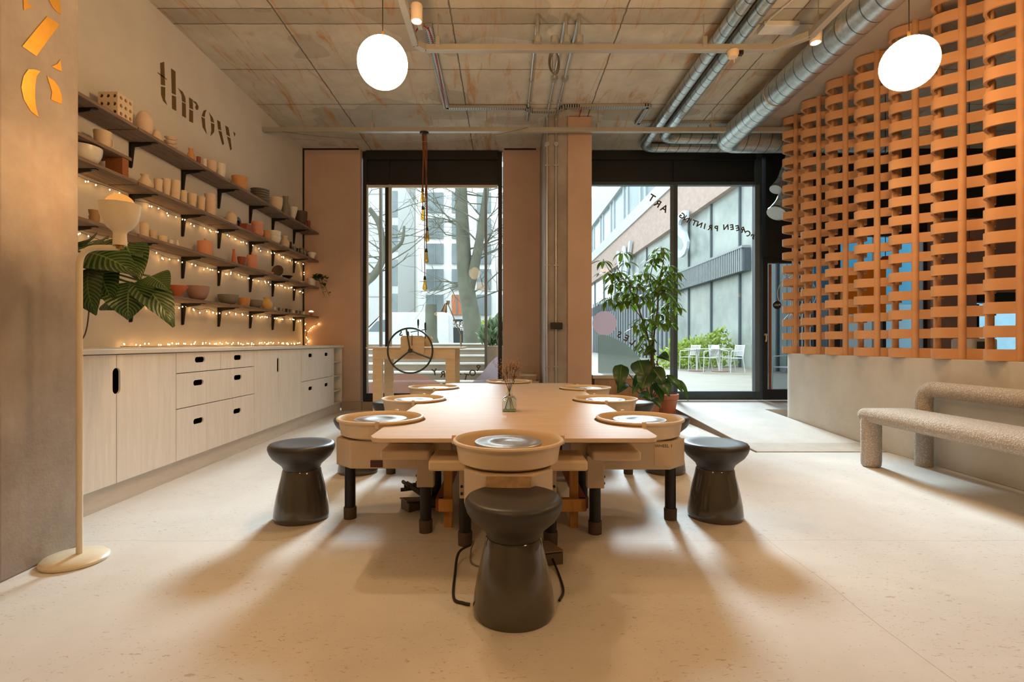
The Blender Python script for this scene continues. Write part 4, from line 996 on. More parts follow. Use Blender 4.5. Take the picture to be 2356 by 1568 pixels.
tips = [(1388,597,-.1),(1398,625,-.12),(1432,578,-.05),(1440,600,-.1),(1420,622,-.1),(1410,655,.1),(1428,668,.1),(1440,655,-.15),(1455,640,-.12),(1470,655,-.2),(1482,625,-.2),(1500,605,0),(1512,590,.0),(1525,575,-.05),(1538,608,.0),(1552,625,-.1),
        (1545,645,.1),(1528,640,-.1),(1510,640,.0),(1494,650,.1),(1480,675,-.1),(1500,668,-.15),(1520,668,-.12),(1540,675,.05),(1465,680,-.15),(1452,690,.05),(1515,705,.05),(1536,712,.08),(1542,735,.05),(1478,730,-.14),(1472,752,-.14),(1478,785,-.1),(1486,765,-.1),(1526,740,.05),(1504,735,-.1),(1432,690,.05),(1395,690,.0),(1550,690,.05),(1530,620,-.12),(1548,660,-.12)]
fo = MB()
for gi in range(1):
    for (u, v, dy) in tips + [(u+random.uniform(-16,16), v+random.uniform(-14,22), dy+random.uniform(-.1,.1)) for u, v, dy in tips[4:38]]:
        c = q(u, v, dy); a0 = random.uniform(0, 6.28); nl = random.choice((5,6,6,7)); fo.tube([q(u, v+6, dy), c+Vector((0,0,.0))], .004, 5)
        for k in range(nl):
            a = a0 + 2*PI*k/nl; L = random.uniform(.12,.20); dz = -random.uniform(.35,1.15)
            d = Vector((math.cos(a), math.sin(a)*.8, dz)).normalized()
            b = c + d*.03
            fo.leaf(b, b + d*L, L*.33, Vector((0,0,1)) + d*.3, random.uniform(.05,.14), .2, 6)
fo.build('foliage', GL1, pt, smooth=80)
# ---------------------------------------------------------------- big leaf floor plant
GL2 = m_leaf('broad_leaf_green', rgb(34,58,22), rgb(58,88,34), rough=.3)
lp = thing('leafy_plant', 'broad dark leaved plant spilling from a small terracotta pot in front of the ledge', 'plant', (1.86, 6.55, 0))
MB().lathe([(0,0),(.08,0),(.085,.01),(.11,.2),(.118,.205),(.118,.24),(.108,.24),(.1,.21),(0,.205)], 30).build('plant_pot', POTR, lp)
MB().lathe([(0,.2055),(.1,.208),(.1,.212),(0,.216)], 20).build('soil', mat('dark_soil', rgb(50,38,28), .95, 0, .3, 40), lp)
def q2(u, v, Y=6.5): return P(u, v, Y) - Vector((1.86, 6.55, 0))
leaves = [((1430,838),(1424,895),.20,6.45),((1470,828),(1485,878),.26,6.4),((1494,850),(1475,900),.24,6.35),((1500,845),(1530,890),.2,6.4),((1535,862),(1572,905),.10,6.3),((1560,872),(1583,922),.07,6.28),((1440,880),(1420,905),.14,6.5),
          ((1520,870),(1540,912),.16,6.35),((1470,905),(1500,920),.12,6.3),((1500,915),(1522,940),.10,6.25),((1515,815),(1540,830),.15,6.6),((1480,860),(1455,905),.16,6.5),((1505,880),(1525,925),.14,6.45),((1505,800),(1480,818),.13,6.6)]
stm = MB()
for (b, e, w, Y) in leaves:
    B, E = q2(*b, Y), q2(*e, Y-.12)
    stm.tube(smooth_path([(random.uniform(-.03,.03), random.uniform(-.03,.03), .21), (B*.5+Vector((0,0,.12))), B], 5), .006, 6)
    MB().leaf(B, E, w, Vector((random.uniform(-.3,.3),-1,.55)), .12, .18, 9, .02, shape=.8).build('leaf', GL2, lp, smooth=80)
stm.build('leaf_stalk', mat('green_stalk', rgb(70,90,40), .5), lp)
# ---------------------------------------------------------------- striped calathea behind the lamp
CAL = m_leaf('calathea_striped_leaf', rgb(34,54,24), rgb(58,84,32), True, .26)
ca = thing('calathea_plant', 'large striped calathea leaves reaching out over the worktop behind the floor lamp', 'plant', (-2.72, 2.80, .964))
MB().lathe([(0,0),(.10,0),(.105,.01),(.125,.22),(.13,.225),(.125,.228),(.115,.2),(0,.195)], 30).build('plant_pot', mat('white_plant_pot', rgb(220,214,204), .4), ca)
MB().lathe([(0,.1955),(.112,.198),(.112,.202),(0,.205)], 20).build('soil', mat('dark_soil', rgb(50,38,28), .95, 0, .3, 40), ca)
def q3(u, v, Y=3.0): return P(u, v, Y) - Vector((-2.72, 2.80, .964))
cl_ = [((198,580),(318,632),.26,2.95,(.2,-.8,.6)),((300,650),(296,735),.27,3.0,(.3,-1,.15)),((232,615),(262,695),.25,2.98,(.0,-1,.2)),((205,618),(222,725),.24,2.92,(-.1,-1,.1)),((322,645),(400,752),.20,3.05,(.7,-.8,.5)),((290,560),(322,645),.22,3.1,(.5,-.9,.0)),
       ((215,570),(250,548),.18,3.1,(0,-.5,.9)),((192,566),(215,548),.2,2.9,(0,-.6,.8)),((345,635),(388,668),.18,3.1,(.2,-.7,.7)),((300,585),(328,592),.10,3.05,(0,-.4,.9)),((250,690),(272,712),.14,3.06,(.3,-1,.1)),((365,670),(385,735),.17,3.12,(.2,-1,.1))]
stm = MB()
for (b, e, w, Y, up) in cl_:
    B, E = q3(*b, Y), q3(*e, Y-.05)
    stm.tube(smooth_path([(random.uniform(-.03,.03), random.uniform(-.03,.03), .2), B*.55+Vector((0,0,.22)), B], 6), .006, 6)
    MB().leaf(B, E, w, up, .10, .14, 12, .02, shape=.72).build('leaf', CAL, ca, smooth=80)
stm.build('leaf_stalk', mat('green_stalk', rgb(70,90,40), .5), ca)
wr_ = MB().tube(smooth_path([(-2.43,3.0,1.46),(-2.425,2.99,1.2),(-2.44,2.98,1.05),(-2.5,2.98,.968)],5), .004, 5)
tag(wr_.build('lamp_flex', mat('brown_flex', rgb(96,78,56), .6)), 'thin brown flex hanging beside the floor lamp stem above the worktop', 'cable')
# ---------------------------------------------------------------- trailing plant at the end of the third shelf
po = thing('trailing_plant', 'small dark green trailing plant at the window end of the third shelf', 'plant', (-2.80, 7.42, SHELVES['C']+.004))
MB().lathe([(0,0),(.05,0),(.065,.09),(.068,.1),(.06,.1),(.055,.085),(0,.08)], 24).build('plant_pot', mat('white_plant_pot', rgb(220,214,204), .4), po)
lf = MB(); vn = MB(); random.seed(5)
for k in range(8):
    a = random.uniform(-1.2, 1.2); e = Vector((.10+.16*random.random(), -.12*random.random()+.04*math.sin(a), random.uniform(-.16,.14)))
    pp = smooth_path([(0,0,.085),(e.x*.4,e.y*.5,.14),tuple(e)],5); vn.tube(pp, .003, 4)
    for p in pp[3::2]:
        d = Vector((random.uniform(.2,1),random.uniform(-1,.1),random.uniform(-.7,.3))).normalized(); lf.leaf(p, p+d*.075, .06, (0,-.6,1), .08, .2, 5)
lf.build('foliage', GL2, po, smooth=80); vn.build('leaf_stalk', mat('green_stalk', rgb(70,90,40), .5), po)

# ---------------------------------------------------------------- window decals and lettering
GLY = WY+.036
def gpt(u, v, d=0): return Vector((gx(u, GLY), GLY+d, gz(v, GLY)))
def decal(name, label, poly, m):
    tag(MB().prism(poly, [], -.001, .001, lambda a, b, d: gpt(a, b, d)).build(name, m, smooth=0), label, 'window film')
decal('window_decal', 'peach frosted hill film at the bottom of the left window', [(843,906),(843,880),(870,876),(905,863),(935,857),(962,858),(990,870),(1024,884),(1034,906)], m_frost('peach_film', rgb(190,148,130), .7))
decal('window_decal', 'lilac grey frosted hill film at the right bottom of the left window', [(1062,906),(1085,880),(1106,862),(1125,836),(1140,822),(1148,818),(1148,906)], m_frost('lilac_film', rgb(170,156,160), .65))
decal('window_decal', 'sage green frosted hill film low on the right window', [(1376,893),(1376,771),(1390,770),(1410,776),(1440,790),(1466,815),(1486,845),(1500,880),(1504,893)], m_frost('sage_film', rgb(122,128,118), .72))
decal('window_decal', 'round pink frosted sun film on the right window', arc((1391,743),28,0,2*PI*31/32,31), m_frost('pink_film', rgb(182,156,158), .8))
LET = mat('bronze_vinyl', rgb(84,70,44), .5)
def word(label, letters, size):
    m = MB()
    for ch, u, v, rot in letters:
        c = gpt(u, v); r = math.radians(rot)
        text_into(m, ch, size, lambda a, b, d: Vector((c.x - (a*math.cos(r)-b*math.sin(r)), GLY-.003+d, c.z + a*math.sin(r)+b*math.cos(r))), .002, bold=.0035)
    tag(m.build('window_lettering', LET, smooth=0), label, 'lettering')
word('bronze mirrored word ART high on the right window', [('T',1499,456,32),('R',1513,469,32),('A',1528,480,28)], .15)
word('bronze mirrored words SCREEN PRINTING curving across the right window', [('G',1569,497,40),('N',1579,504,35),('I',1587,509,30),('T',1597,513,22),('N',1609,517,18),('I',1621,521,12),('R',1634,524,8),('P',1648,526,4),('N',1670,523,-4),('E',1684,523,-8),('E',1697,525,-12),('R',1709,529,-18),('C',1721,537,-28),('S',1733,545,-35)], .115)
word('bronze mirrored word TEXTILES running down beside the pink sun film', [('S',1425,770,10),('E',1441,778,25),('L',1455,787,40),('I',1464,796,45),('T',1473,806,50),('X',1489,813,60),('E',1498,828,65),('T',1506,838,70)], .13)
word('bronze mirrored word POTTERY along the bottom of the left window', [('Y',1000,856,-10),('R',1019,861,-5),('E',1037,864,0),('T',1055,866,8),('T',1072,867,14),('O',1087,858,24),('P',1099,846,34)], .13)
word('bronze mirrored letters ES behind the green hand wheel', [('S',922,767,-14),('E',938,769,-4)], .11)
# ---------------------------------------------------------------- pottery on the shelves
BISQ = m_plaster('bisque_clay', rgb(214,192,164), rgb(228,208,182), 9, .05)
PINKW = m_plaster('pinkish_white_clay', rgb(214,186,166), rgb(226,206,188), 9, .05)
POTC = {'b': BISQ, 'p': PINKW, 'w': mat('white_glaze', rgb(226,220,208), .3), 't': mat('terracotta_clay', rgb(196,112,78), .7),
        'o': mat('tan_clay', rgb(204,148,96), .6), 'k': mat('black_glaze', rgb(34,32,34), .3), 'g': mat('grey_stoneware', rgb(128,122,112), .5, 0, .15),
        'm': mat('mauve_clay', rgb(160,128,118), .6), 'r': mat('rose_clay', rgb(214,150,122), .6), 'd': mat('dark_brown_clay', rgb(84,66,56), .6),
        'x': mat('red_clay', rgb(150,74,52), .6), 'y': mat('yellow_clay', rgb(224,184,118), .5), 's': mat('striped_stoneware', rgb(172,140,100), .6, 0, .25, 30, stretch=(.01,.01,1)),
        'c': mat('speckled_black_white', rgb(120,116,112), .4, 0, .95, 40), 'n': mat('cream_glaze', rgb(232,210,172), .3)}
def prof(kind, R, h):
    th = min(.006, R*.15)
    if kind in ('bowl', 'cone', 'dish'):
        fo = .42 if kind == 'bowl' else .3
        o = [(0,0),(R*fo,0),(R*fo,h*.06)]
        for i in range(1, 9):
            t = i/8; k = (math.sin(t*PI/2) if kind != 'cone' else t)
            o.append((R*(fo+(1-fo)*(k if kind != 'dish' else t)), h*(.06+.94*(1-math.cos(t*PI/2)) if kind == 'bowl' else .06+.94*t)))
        i_ = [(max(r-th,0), z+th*.6 if z < h*.9 else z) for r, z in reversed(o[2:])]
        return o + i_ + [(0, th*1.8)]
    if kind in ('cup', 'tumbler'):
        a = .82 if kind == 'cup' else .7
        o = [(0,0),(R*a*.95,0),(R*a,h*.06),(R*(a+.06),h*.4),(R*.93,h*.7),(R,h)]
        return o + [(R-th,h),(R*.93-th,h*.7),(R*(a+.06)-th,h*.4),(R*a-th,h*.1),(0,h*.1)]
    if kind == 'round':
        o = [(0,0),(R*.45,0)] + [(R*math.sin(PI*(.16+.72*i/10)), h*(.5-.55*math.cos(PI*(.16+.72*i/10)))) for i in range(11)]
        o = [(r, max(0, min(z, h))) for r, z in o]; r, z = o[-1]
        return o + [(r*.95,h),(r*.8,h*.97),(r*.9,h*.8),(0,h*.5)]
    if kind == 'vase':
        o = [(0,0),(R*.6,0),(R*.85,h*.2),(R,h*.42),(R*.9,h*.6),(R*.55,h*.78),(R*.5,h*.86),(R*.66,h)]
        return o + [(R*.6,h),(R*.43,h*.86),(R*.5,h*.75),(0,h*.6)]
    if kind == 'bottle':
        return [(0,0),(R,0),(R*1.0,h*.05),(R*.86,h*.35),(R*.62,h*.62),(R*.5,h*.9),(R*.58,h),(R*.45,h),(R*.38,h*.9),(0,h*.8)]
    if kind == 'plate':
        return [(0,0),(R*.55,0),(R*.6,h*.2),(R*.98,h*.85),(R,h),(R*.96,h),(R*.58,h*.4),(0,h*.35)]
    if kind == 'canister':
        return [(0,0),(R*.97,0),(R,h*.04),(R,h*.97),(R*.97,h),(0,h)]
    if kind == 'dome':
        return [(0,0),(R,0)] + [(R*math.cos(PI/2*i/8), h*math.sin(PI/2*i/8)) for i in range(1,9)] + ([(0,h)] if False else [])
NPOT = [0]
def pot(kind, mk, label, cat, pos, D, h, group=None, n=28):
    x, y, z = pos; R = D/2; m = POTC[mk]
    nm = {'bowl':'bowl','cone':'bowl','dish':'dish','cup':'cup','tumbler':'tumbler','round':'round_vase','vase':'vase','bottle':'bottle','plate':'plate','canister':'lidded_jar','dome':'lid','mug':'mug','jug':'jug','lidpot':'lidded_pot'}[kind]
    if kind in ('mug', 'jug'):
        t = thing(nm, label, cat, pos, 0, group)
        MB().lathe(prof('cup' if kind == 'mug' else 'vase', R, h), n).build('vessel', m, t)
        MB().tube(smooth_path([(.1*R, R*.9, h*.82), (.1*R, R*1.5, h*.78), (.1*R, R*1.6, h*.45), (.1*R, R*.86, h*.25)], 5), max(.004, R*.1), 8).build('handle', m, t); return t
    if kind in ('canister', 'lidpot'):
        t = thing(nm, label, cat, pos, 0, group); hb = h*(.78 if kind == 'canister' else .62)
        MB().lathe(prof('canister', R, hb) if kind == 'canister' else [(0,0),(R*.8,0),(R,hb*.3),(R,hb*.8),(R*.95,hb),(0,hb)], n).build('jar_body', m, t)
        l = MB().lathe([(0,hb+.0005),(R*.98,hb+.0005),(R*.98,hb+h*.04),(R*.5,hb+h*.07),(0,hb+h*.08)], n).build('jar_lid', m, t)
        MB().lathe([(0,hb+h*.075),(R*.16,hb+h*.075),(R*.13,h*.9),(R*.17,h*.97),(0,h)], 14).build('lid_knob', m, l); return t
    o = MB().lathe(prof(kind, R, h), n).build(nm, m); o.location = pos
    return tag(o, label, cat, group)
PXX = -2.868
def place(sh, u, w, vtop, kind, mk, label, cat, group=None, z0=None, x=PXX, hmax=None, stack=1):
    Y = yof(u, x); zs = (SHELVES[sh]+.0035 if z0 is None else z0)
    D = w*Y/F/math.sqrt(1+(x/Y)**2); D = min(D, .21)
    h = max(.02, gz(vtop, Y) - zs)
    return pot(kind, mk, label, cat, (x, Y, zs), D, h, group)
def stackof(sh, u, w, vtop, kind, mk, n, label, cat, group, x=PXX, overlap=.55):
    Y = yof(u, x); zs = SHELVES[sh]+.0035; D = min(w*Y/F/math.sqrt(1+(x/Y)**2), .21); H = gz(vtop, Y)-zs
    step = H/(n-1+1.6); h = step*1.6 if kind != 'plate' else min(.022, step*1.6)
    if kind == 'plate': step = (H-h)/(n-1)
    first = None
    names = ['bottom', 'second', 'third', 'fourth', 'fifth', 'sixth']
    for k in range(n):
        lab = label % ('bottom' if k == 0 else 'top' if k == n-1 else names[k])
        p = (x+random.uniform(-.003,.003), Y+random.uniform(-.003,.003), zs+k*step+.0005*k)
        if first is None: first = pot(kind, mk, lab, cat, p, D, h, group)
        else: dup(first, p, 0, lab)
# top row
cb = MB(); cx0, cy0, cz0 = -2.92, 3.68, SHELVES['A']+.004; S = (.14, .15, .172)
blk = thing('perforated_block', 'beige clay block pierced with rows of round holes on the top shelf', 'block', (cx0, cy0, cz0))
holes = lambda A, B: [arc((A*(i+.5)/3, B*(j+.5)/3), .0135, 0, 2*PI*11/12, 11) for i in range(3) for j in range(3)]
def plate_face(A, B, fn, nm):
    MB().prism([(0,0),(A,0),(A,B),(0,B)], holes(A,B), 0, .012, fn).build(nm, BISQ, blk, smooth=30)
plate_face(S[0], S[2], lambda a, b, d: Vector((a, d, b)), 'front_face')
plate_face(S[1]-.0125, S[2], lambda a, b, d: Vector((S[0]-d, a+.0122, b)), 'side_face')
MB().box((0,.0125,0),(S[0]-.0125,S[1]-.0,S[2])).build('inner_core', mat('dark_core', rgb(92,70,50), .9), blk, smooth=0)
place('A', 332, 44, 257, 'round', 'p', 'large pinkish white rounded vase beside the perforated block', 'vase')
place('A', 360, 32, 298, 'dome', 'b', 'upturned cream bowl right of the large rounded vase, top shelf', 'bowl')
stackof('A', 393, 32, 317, 'plate', 'p', 4, 'pale plate, %s of the four-plate stack on the top shelf below the painted word', 'plate', 'stack of pale plates')
place('A', 439, 20, 342, 'vase', 'o', 'small tan vase standing alone under the painted word', 'vase')
place('A', 457, 11, 361, 'cup', 'x', 'tiny red clay cup on the top shelf', 'cup')
place('A', 471, 11, 366, 'cup', 'w', 'tiny white cup between the red cup and the white bowls', 'cup')
place('A', 487, 26, 371, 'bowl', 'p', 'crinkled pinkish bowl, left of the two pale bowls on the top shelf', 'bowl')
place('A', 508, 24, 377, 'bowl', 'w', 'white bowl, right of the two pale bowls on the top shelf', 'bowl')
stackof('A', 551, 38, 407, 'bowl', 'o', 2, 'tan clay bowl, %s of two stacked on the top shelf', 'bowl', 'stacked tan bowls')
stackof('A', 598, 46, 437, 'plate', 'g', 6, 'grey stoneware plate, %s of the tall stack on the top shelf', 'plate', 'stack of grey plates')
place('A', 636, 30, 455, 'bowl', 'b', 'cream bowl right of the grey plate stack on the top shelf', 'bowl')
place('A', 657, 22, 452, 'vase', 'g', 'grey vase behind the cream bowls near the window end of the top shelf', 'vase')
place('A', 674, 24, 477, 'cone', 'w', 'white conical bowl near the window end of the top shelf', 'bowl')
place('A', 693, 30, 487, 'bowl', 'd', 'dark brown bowl near the end of the top shelf', 'bowl')
place('A', 710, 9, 508, 'cup', 'x', 'tiny dark red cup at the window end of the top shelf', 'cup')
# second row
pot('bowl', 'w', 'wide white bowl tucked under the plank riser', 'bowl', (-2.875, 3.50, SHELVES['B']+.004), .21, .118)
place('B', 236, 45, 303, 'mug', 'b', 'large beige mug standing on the plank riser', 'mug', z0=2.3668)
place('B', 334, 36, 402, 'jug', 'b', 'squat beige jug right of the plank riser', 'jug')
for u, w, v, k, lab in ((364,22,413,'cup','small beige cup, first right of the squat jug'), (383,22,412,'tumbler','tall leaning beige tumbler, second right of the squat jug'),
        (422,19,439,'cup','small beige cup, left of the two before the tall cup stack'), (442,24,446,'tumbler','round beige beaker, right of the two before the tall cup stack'),
        (463,20,453,'cup','beige cup just left of the tall cup stack')):
    place('B', u, w, v, k, 'b', lab, 'cup', 'beige cups on the second shelf')
stackof('B', 403, 26, 416, 'cup', 'b', 2, 'beige cup, %s of two stacked behind the shelf lights', 'cup', 'beige cups on the second shelf')
stackof('B', 484, 28, 447, 'cup', 'p', 3, 'pinkish beige cup, %s of the stack of three', 'cup', 'beige cups on the second shelf')
for k in (0, 1):
    tag(MB().cyl((-2.80-k*.05, 5.03, SHELVES['B']+.015), (-2.80-k*.05, 5.30, SHELVES['B']+.013), .0085, n=10).build('clay_rod', POTC['w']), ['white clay rod lying at the shelf edge beside the cup stack', 'white clay rod lying behind another on the second shelf'][k], 'rod')
place('B', 532, 28, 487, 'round', 'b', 'cream ball vase in the middle of the second shelf', 'vase')
ar = MB(); Y = yof(552, -2.9)
outl = [(-.06,0)]+[(-.06,.10)]+arc((0,.10),.06,PI,0,10)[1:]+[(.06,0),(.035,0),(.035,.09)]+arc((0,.09),.035,0,PI,10)[1:]+[(-.035,0)]
tag(MB().prism(outl, [], -.015, .015, lambda a, b, d: Vector((-2.93+d, Y+a, SHELVES['B']+.004+b))).build('arch_ornament', POTC['k']), 'black clay arch ornament standing behind the red box', 'ornament')
tag(MB().box((-2.88,5.56,SHELVES['B']+.004),(-2.80,5.70,SHELVES['B']+.085)).build('clay_box', POTC['x'], smooth=0, bevel=.004), 'red clay box in front of the black arch', 'box')
stackof('B', 592, 30, 511, 'bowl', 'r', 3, 'rose clay bowl, %s of three stacked on the second shelf', 'bowl', 'stacked rose bowls')
place('B', 613, 20, 531, 'bowl', 'o', 'small tan bowl right of the rose bowl stack', 'bowl')
stackof('B', 630, 34, 532, 'bowl', 'w', 2, 'white bowl, %s of two stacked on the second shelf', 'bowl', 'stacked white bowls')
place('B', 655, 24, 543, 'vase', 'b', 'pale round vase left of the black and white pieces', 'vase')
for i, (u, v, k, mk) in enumerate(((669,556,'bottle','k'), (677,567,'cup','c'), (686,571,'cup','k'), (694,570,'cup','c'), (701,574,'cup','c'), (708,578,'dish','c'))):
    place('B', u, 9, v, k, mk, ['small black bottle left of the speckled cups', 'speckled cup next to the small black bottle', 'black cup between speckled cups', 'speckled cup right of the black cup', 'second last speckled cup before the white plate', 'speckled dish beside the white plate'][i], 'bottle' if k == 'bottle' else 'cup')
place('B', 717, 22, 581, 'plate', 'w', 'white plate at the window end of the second shelf', 'plate', x=-2.80)
# third row
stackof('C', 216, 28, 484, 'cup', 's', 4, 'striped stoneware bowl, %s of the stack behind the lamp shade', 'bowl', 'striped bowl stack')
place('C', 332, 22, 505, 'canister', 'b', 'tall cream jar half hidden by the lamp shade', 'jar')
place('C', 352, 28, 530, 'dish', 'b', 'low cream dish right of the lamp shade on the third shelf', 'dish')
place('C', 374, 24, 543, 'bowl', 'n', 'small cream bowl, third shelf beside the low dish', 'bowl')
place('C', 393, 14, 552, 'cup', 'w', 'small white cup on the third shelf, third from the lamp', 'cup')
place('C', 408, 9, 552, 'vase', 'w', 'tiny white bud vase on the third shelf', 'vase')
place('C', 472, 38, 548, 'canister', 'r', 'rose clay lidded jar alone in the middle of the third shelf', 'jar')
place('C', 538, 12, 573, 'bottle', 't', 'slim terracotta bottle on the third shelf', 'bottle')
place('C', 556, 22, 591, 'tumbler', 'x', 'dark red clay tumbler beside the slim bottle', 'tumbler')
place('C', 580, 26, 580, 'canister', 'r', 'tall pink lidded canister right of the dark red tumbler', 'jar')
place('C', 601, 24, 622, 'plate', 'r', 'flat pink plate, left of two on the third shelf', 'plate')
place('C', 620, 22, 626, 'plate', 'r', 'flat pink plate, right of two on the third shelf', 'plate')
Y = yof(640, -2.86)
dd = MB().lathe(prof('plate', .075, .02), 28, (0,0,0), Matrix.Rotation(math.radians(78), 3, 'X') ).build('standing_dish', POTC['d']); dd.location = (-2.86, Y, SHELVES['C']+.079)
tag(dd, 'dark dish propped upright on the third shelf', 'dish')
place('C', 661, 26, 634, 'dish', 'k', 'dark shallow dish right of the upright dish', 'dish')
place('C', 690, 26, 647, 'plate', 'w', 'white plate beside the trailing plant', 'plate')
# lowest row
place('D', 408, 54, 657, 'cone', 't', 'terracotta bowl at the leafy end of the lowest shelf', 'bowl')
place('D', 455, 56, 658, 'bowl', 'm', 'large mauve bowl next to the terracotta bowl', 'bowl')
place('D', 525, 50, 678, 'bowl', 'g', 'grey bowl, larger of the two on the lowest shelf', 'bowl')
place('D', 561, 32, 685, 'cup', 'o', 'tan cup between the two grey bowls', 'cup')
place('D', 588, 34, 690, 'bowl', 'g', 'grey bowl, smaller of the two on the lowest shelf', 'bowl')
place('D', 614, 28, 684, 'vase', 'y', 'yellow round vase on the lowest shelf', 'vase')
for i, u in enumerate((632, 642, 651, 659, 667, 675, 683, 691, 699)):
    place('D', u, 7, 706+i*1.25, ('cup','tumbler','bottle')[i%3], 'wcgkcwcgw'[i], 'tiny trinket pot, number %s along the row right of the yellow vase' % ['one','two','three','four','five','six','seven','eight','nine'][i], 'pot', 'tiny trinket pots on the lowest shelf')
Y = yof(716, -2.80)
tl = thing('trinket_lamp', 'tiny red mushroom lamp at the window end of the lowest shelf', 'lamp', (-2.80, Y, SHELVES['D']+.004))
MB().lathe([(0,0),(.02,0),(.022,.03),(.012,.05),(0,.05)], 16).build('lamp_foot', POTC['x'], tl)
MB().lathe([(0,.051),(.034,.051),(.03,.062),(.015,.07),(0,.072)], 16).build('lamp_cap', m_emit('tiny_lamp_glow', (1,.75,.45), 3), tl)
# things kept in the end unit
for i, (z, k, mk, h) in enumerate(((.329,'cup','w',.05), (.539,'bottle','k',.13), (.739,'bottle','k',.14), (.154,'plate','w',.02))):
    pot(k, mk, ['white cup inside the open shelf unit', 'dark bottle on the middle shelf of the open unit', 'dark bottle on the upper shelf of the open unit', 'white plate at the bottom of the open shelf unit'][i], k, (-2.50, 7.33, z), .1, h)

# ---------------------------------------------------------------- string lights
WARM = m_emit('warm_fairy_glow', (1,.52,.17), 46)
WIRE = mat('dark_green_wire', rgb(36,34,24), .6)
def fairy(label, path, n, spread, up=False, r=.005):
    t = thing('string_lights', label, 'string lights', (0,0,0), 0, 'warm string lights')
    pts = smooth_path(path, 6); MB().tube(pts, .0022, 4).build('wire', WIRE, t, smooth=0)
    L = [0]
    for a, b in zip(pts, pts[1:]): L.append(L[-1]+(b-a).length)
    bulb = None
    for k in range(n):
        d = L[-1]*min(.999, (k+random.uniform(-.6,1.2))/n); d = max(d, 0)
        i = max(j for j in range(len(L)) if L[j] <= d); i = min(i, len(pts)-2)
        p = pts[i].lerp(pts[i+1], (d-L[i])/max(1e-6, L[i+1]-L[i]))
        q = p + Vector((random.uniform(.0,1)*spread*.5, random.uniform(-1,1)*spread*.3, (random.uniform(.25,1) if up else -random.uniform(.25,1))*spread))
        o = MB().ico((0,0,0), r).build('bulb', WARM, t, smooth=0) if bulb is None else bulb.copy()
        if bulb is None: bulb = o
        else: COL.objects.link(o); o.parent = t
        o.location = q
for key, y0, n, lab in (('B', 2.9, 60, 'string lights clipped under the second shelf'), ('C', 2.9, 62, 'string lights clipped under the third shelf'), ('D', 3.9, 52, 'string lights clipped under the lowest shelf')):
    z = SHELVES[key]-.052; path = []; y = y0
    while y < 7.5:
        path.append((WL+.035+random.uniform(-.008,.012), y, z + random.uniform(-.022,.012))); y += .15
    path.append((WL+.05, 7.52, z))
    if key == 'B': path += [(WL+.04, 7.55, z-.12), (WL+.035, 7.56, z-.22)]
    if key == 'D': path += [(WL+.06, 7.54, z-.1), (WL+.08, 7.55, z-.25), (WL+.05, 7.56, .98)]
    fairy(lab, path, n, .03)
fairy('string lights lying along the back of the worktop', [(WL+.04+random.uniform(-.01,.03), y, .970) for y in [3.95+.12*i for i in range(30)]], 64, .035, True)
fairy('short string lights hanging in the corner by the window wall', [(WL+.26, 7.585, 1.30), (WL+.12, 7.585, 1.22), (WL+.06, 7.585, 1.10), (WL+.10, 7.58, 1.04), (WL+.05, 7.58, .98)], 12, .02)
# ---------------------------------------------------------------- ceiling services
def rods(t, pts, zt, zb):
    for x, y in pts:
        r = MB().cyl((x, y, zb), (x, y, zt), .0045, n=8).build('hanger_rod', STEEL, t)
        MB().box((x-.02, y-.036, zb-.09), (x+.02, y+.036, zb)).build('hanger_clamp', STEEL, r, smooth=0, bevel=.003)
tk = thing('cable_trunking', 'front square steel cable trunking bent towards the viewer at both ends', 'trunking', (0,0,0))
ZT1 = 3.58
for path in ([(-.775, -1.5, ZT1), (-.775, 4.42, ZT1), (-.70, 4.5, ZT1), (2.36, 4.5, ZT1), (2.565, 4.3, ZT1), (2.565, -1.5, ZT1)],):
    for i, (a, b) in enumerate(zip(path, path[1:])): MB().bar(a, b, .055, .055).build('trunking_length', STEEL, tk, smooth=0, bevel=.003)
rods(tk, [(gx(1008,4.5), 4.5), (gx(1619,4.5), 4.5)], CEIL-.001, 3.67)
rods(tk, [(gx(958,4.2)+.03, 4.2), (2.565, 4.2), (-.775,1.5), (2.565,1.5)], CEIL-.001, 3.67)
tk2 = thing('cable_trunking', 'rear square steel cable trunking running along in front of the windows', 'trunking', (0,0,0))
Y2 = 6.36
MB().bar((WL+.001, Y2, 3.635), (4.6, Y2, 3.635), .055, .055).build('trunking_length', STEEL, tk2, smooth=0, bevel=.003)
rods(tk2, [(gx(u, Y2), Y2) for u in (857, 1120, 1376, 1638)], CEIL-.001, 3.72)
